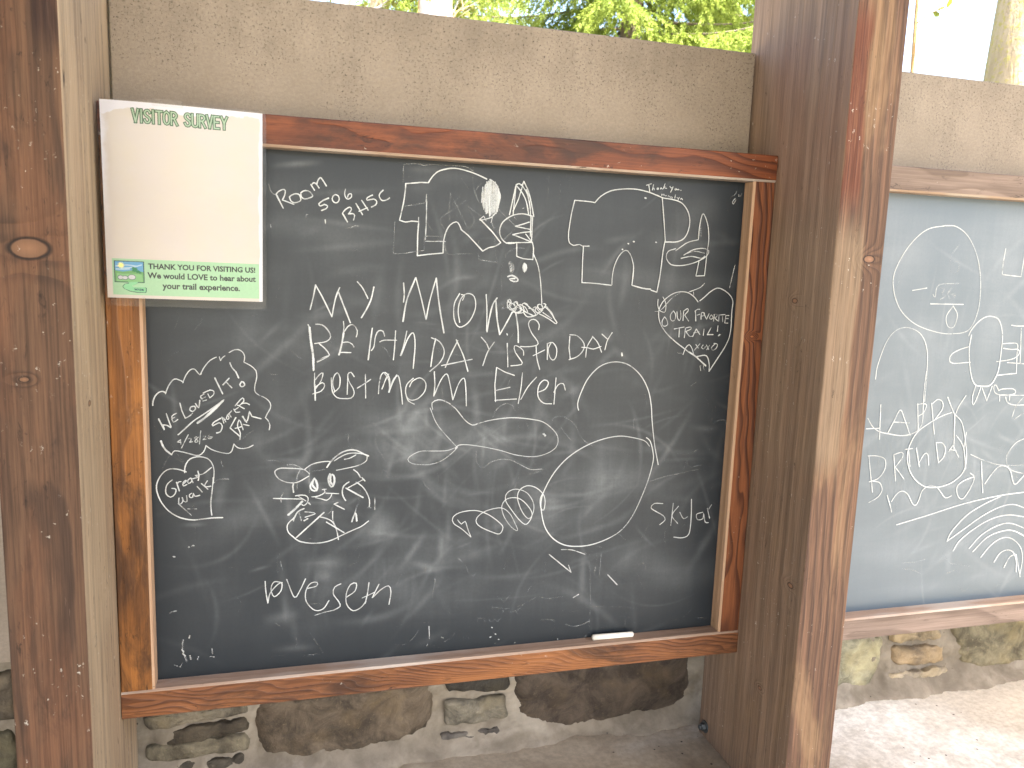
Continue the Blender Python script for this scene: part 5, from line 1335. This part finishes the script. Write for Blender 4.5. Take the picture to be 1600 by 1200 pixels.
def ell(cx, cy, rx, ry, n=20): return [(cx+rx*math.cos(2*math.pi*i/n), cy+ry*math.sin(2*math.pi*i/n)) for i in range(n)]
logo = empty('emblem', (0, 0, 0)); logo.parent = sign
EM = {k: ink('emblem_'+k, c) for k, c in dict(outline=(.02, .08, .07), sky=(.12, .36, .62), cloud=(.42, .62, .75), hill=(.14, .38, .12), meadow=(.22, .5, .2), sun=(.85, .75, .2), stone=(.42, .42, .42), shrub=(.03, .17, .07), trail=(.2, .46, .24)).items()}
x0, x1, y0, y1 = .052, .226, .085, .1895
TRAIL = [(.1283, .0858), (.1359, .0766), (.1119, .0725), (.0975, .0602), (.1069, .0486), (.1421, .0377), (.1818, .0336), (.2338, .0316), (.2381, .0385), (.2387, .0556), (.2308, .0588), (.1628, .057), (.1512, .0651), (.1835, .0745), (.1919, .0868)]
def grow(pts, k):
    p = np.array(pts); c = p.mean(0); return (p+(p-c)/np.linalg.norm(p-c, axis=1)[:, None]*k).tolist()
poly_on_paper('emblem_outline', [(x0-.006, y0-.004), (x1+.006, y0-.004), (x1+.006, y1+.004), (x0-.006, y1+.004)], .0006, EM['outline'], logo)
poly_on_paper('emblem_outline', grow(TRAIL, .005), .00062, EM['outline'], logo)
poly_on_paper('emblem_sky', [(x0, y0), (x1, y0), (x1, y1), (x0, y1)], .0008, EM['sky'], logo)
strokes_on_paper('emblem_cloud', [[(.06, .165), (.12, .172), (.19, .168)], [(.09, .155), (.15, .160), (.215, .175)], [(.06, .150), (.1, .149), (.14, .152)]], .0016, .00095, EM['cloud'], logo)
poly_on_paper('emblem_hill', [(x0, y0), (x1, y0), (x1, .138), (.18, .146), (.14, .143), (.1, .137), (x0, .143)], .0011, EM['hill'], logo)
poly_on_paper('emblem_meadow', [(x0+.01, y0+.002), (x1-.004, y0+.002), (x1-.01, .125), (.17, .128), (.1, .126), (x0+.01, .128)], .0012, EM['meadow'], logo)
strokes_on_paper('emblem_sun', [[(.089-.02*math.cos(a), .17-.015*math.sin(a)), (.089+.02*math.cos(a), .17+.015*math.sin(a))] for a in np.arange(0, 3.1, .52)], .0007, .0012, EM['sun'], logo)
poly_on_paper('emblem_sun', ell(.089, .17, .012, .0095), .0014, EM['sun'], logo)
for cx, cy, rx, ry in ((.084, .107, .015, .010), (.112, .106, .016, .009), (.154, .110, .022, .012)):
    poly_on_paper('emblem_outline', ell(cx, cy, rx+.003, ry+.0025), .0013, EM['outline'], logo); poly_on_paper('emblem_stone', ell(cx, cy, rx, ry), .0015, EM['stone'], logo)
for cx, cy, rx, ry in ((.172, .147, .022, .013), (.192, .140, .018, .010), (.165, .158, .013, .007), (.205, .135, .012, .007), (.178, .153, .016, .010)): poly_on_paper('emblem_shrub', [(cx+(rx if i % 2 else rx*.55)*math.cos(i*.35), cy+(ry if i % 2 else ry*.55)*math.sin(i*.35)) for i in range(18)], .00155+cx*.0004, EM['shrub'], logo)
poly_on_paper('emblem_trail', TRAIL, .0018, EM['trail'], logo)
strokes_on_paper('emblem_lettering', [[(.170, .049), (.184, .043)], [(.172, .043), (.185, .049)], [(.194, .049), (.196, .042)], [(.203, .049), (.205, .042)], [(.212, .048), (.222, .047)], [(.213, .043), (.223, .042)]], .0012, .0020, EM['outline'], logo)
# clear tape lifting at the top edge
tp = sheet('tape', .31, .50, .985, 1.022, .0035, FILM, ns=14, nt=6)
# ---------------------------------------------------------------- trees behind
exec_trees()
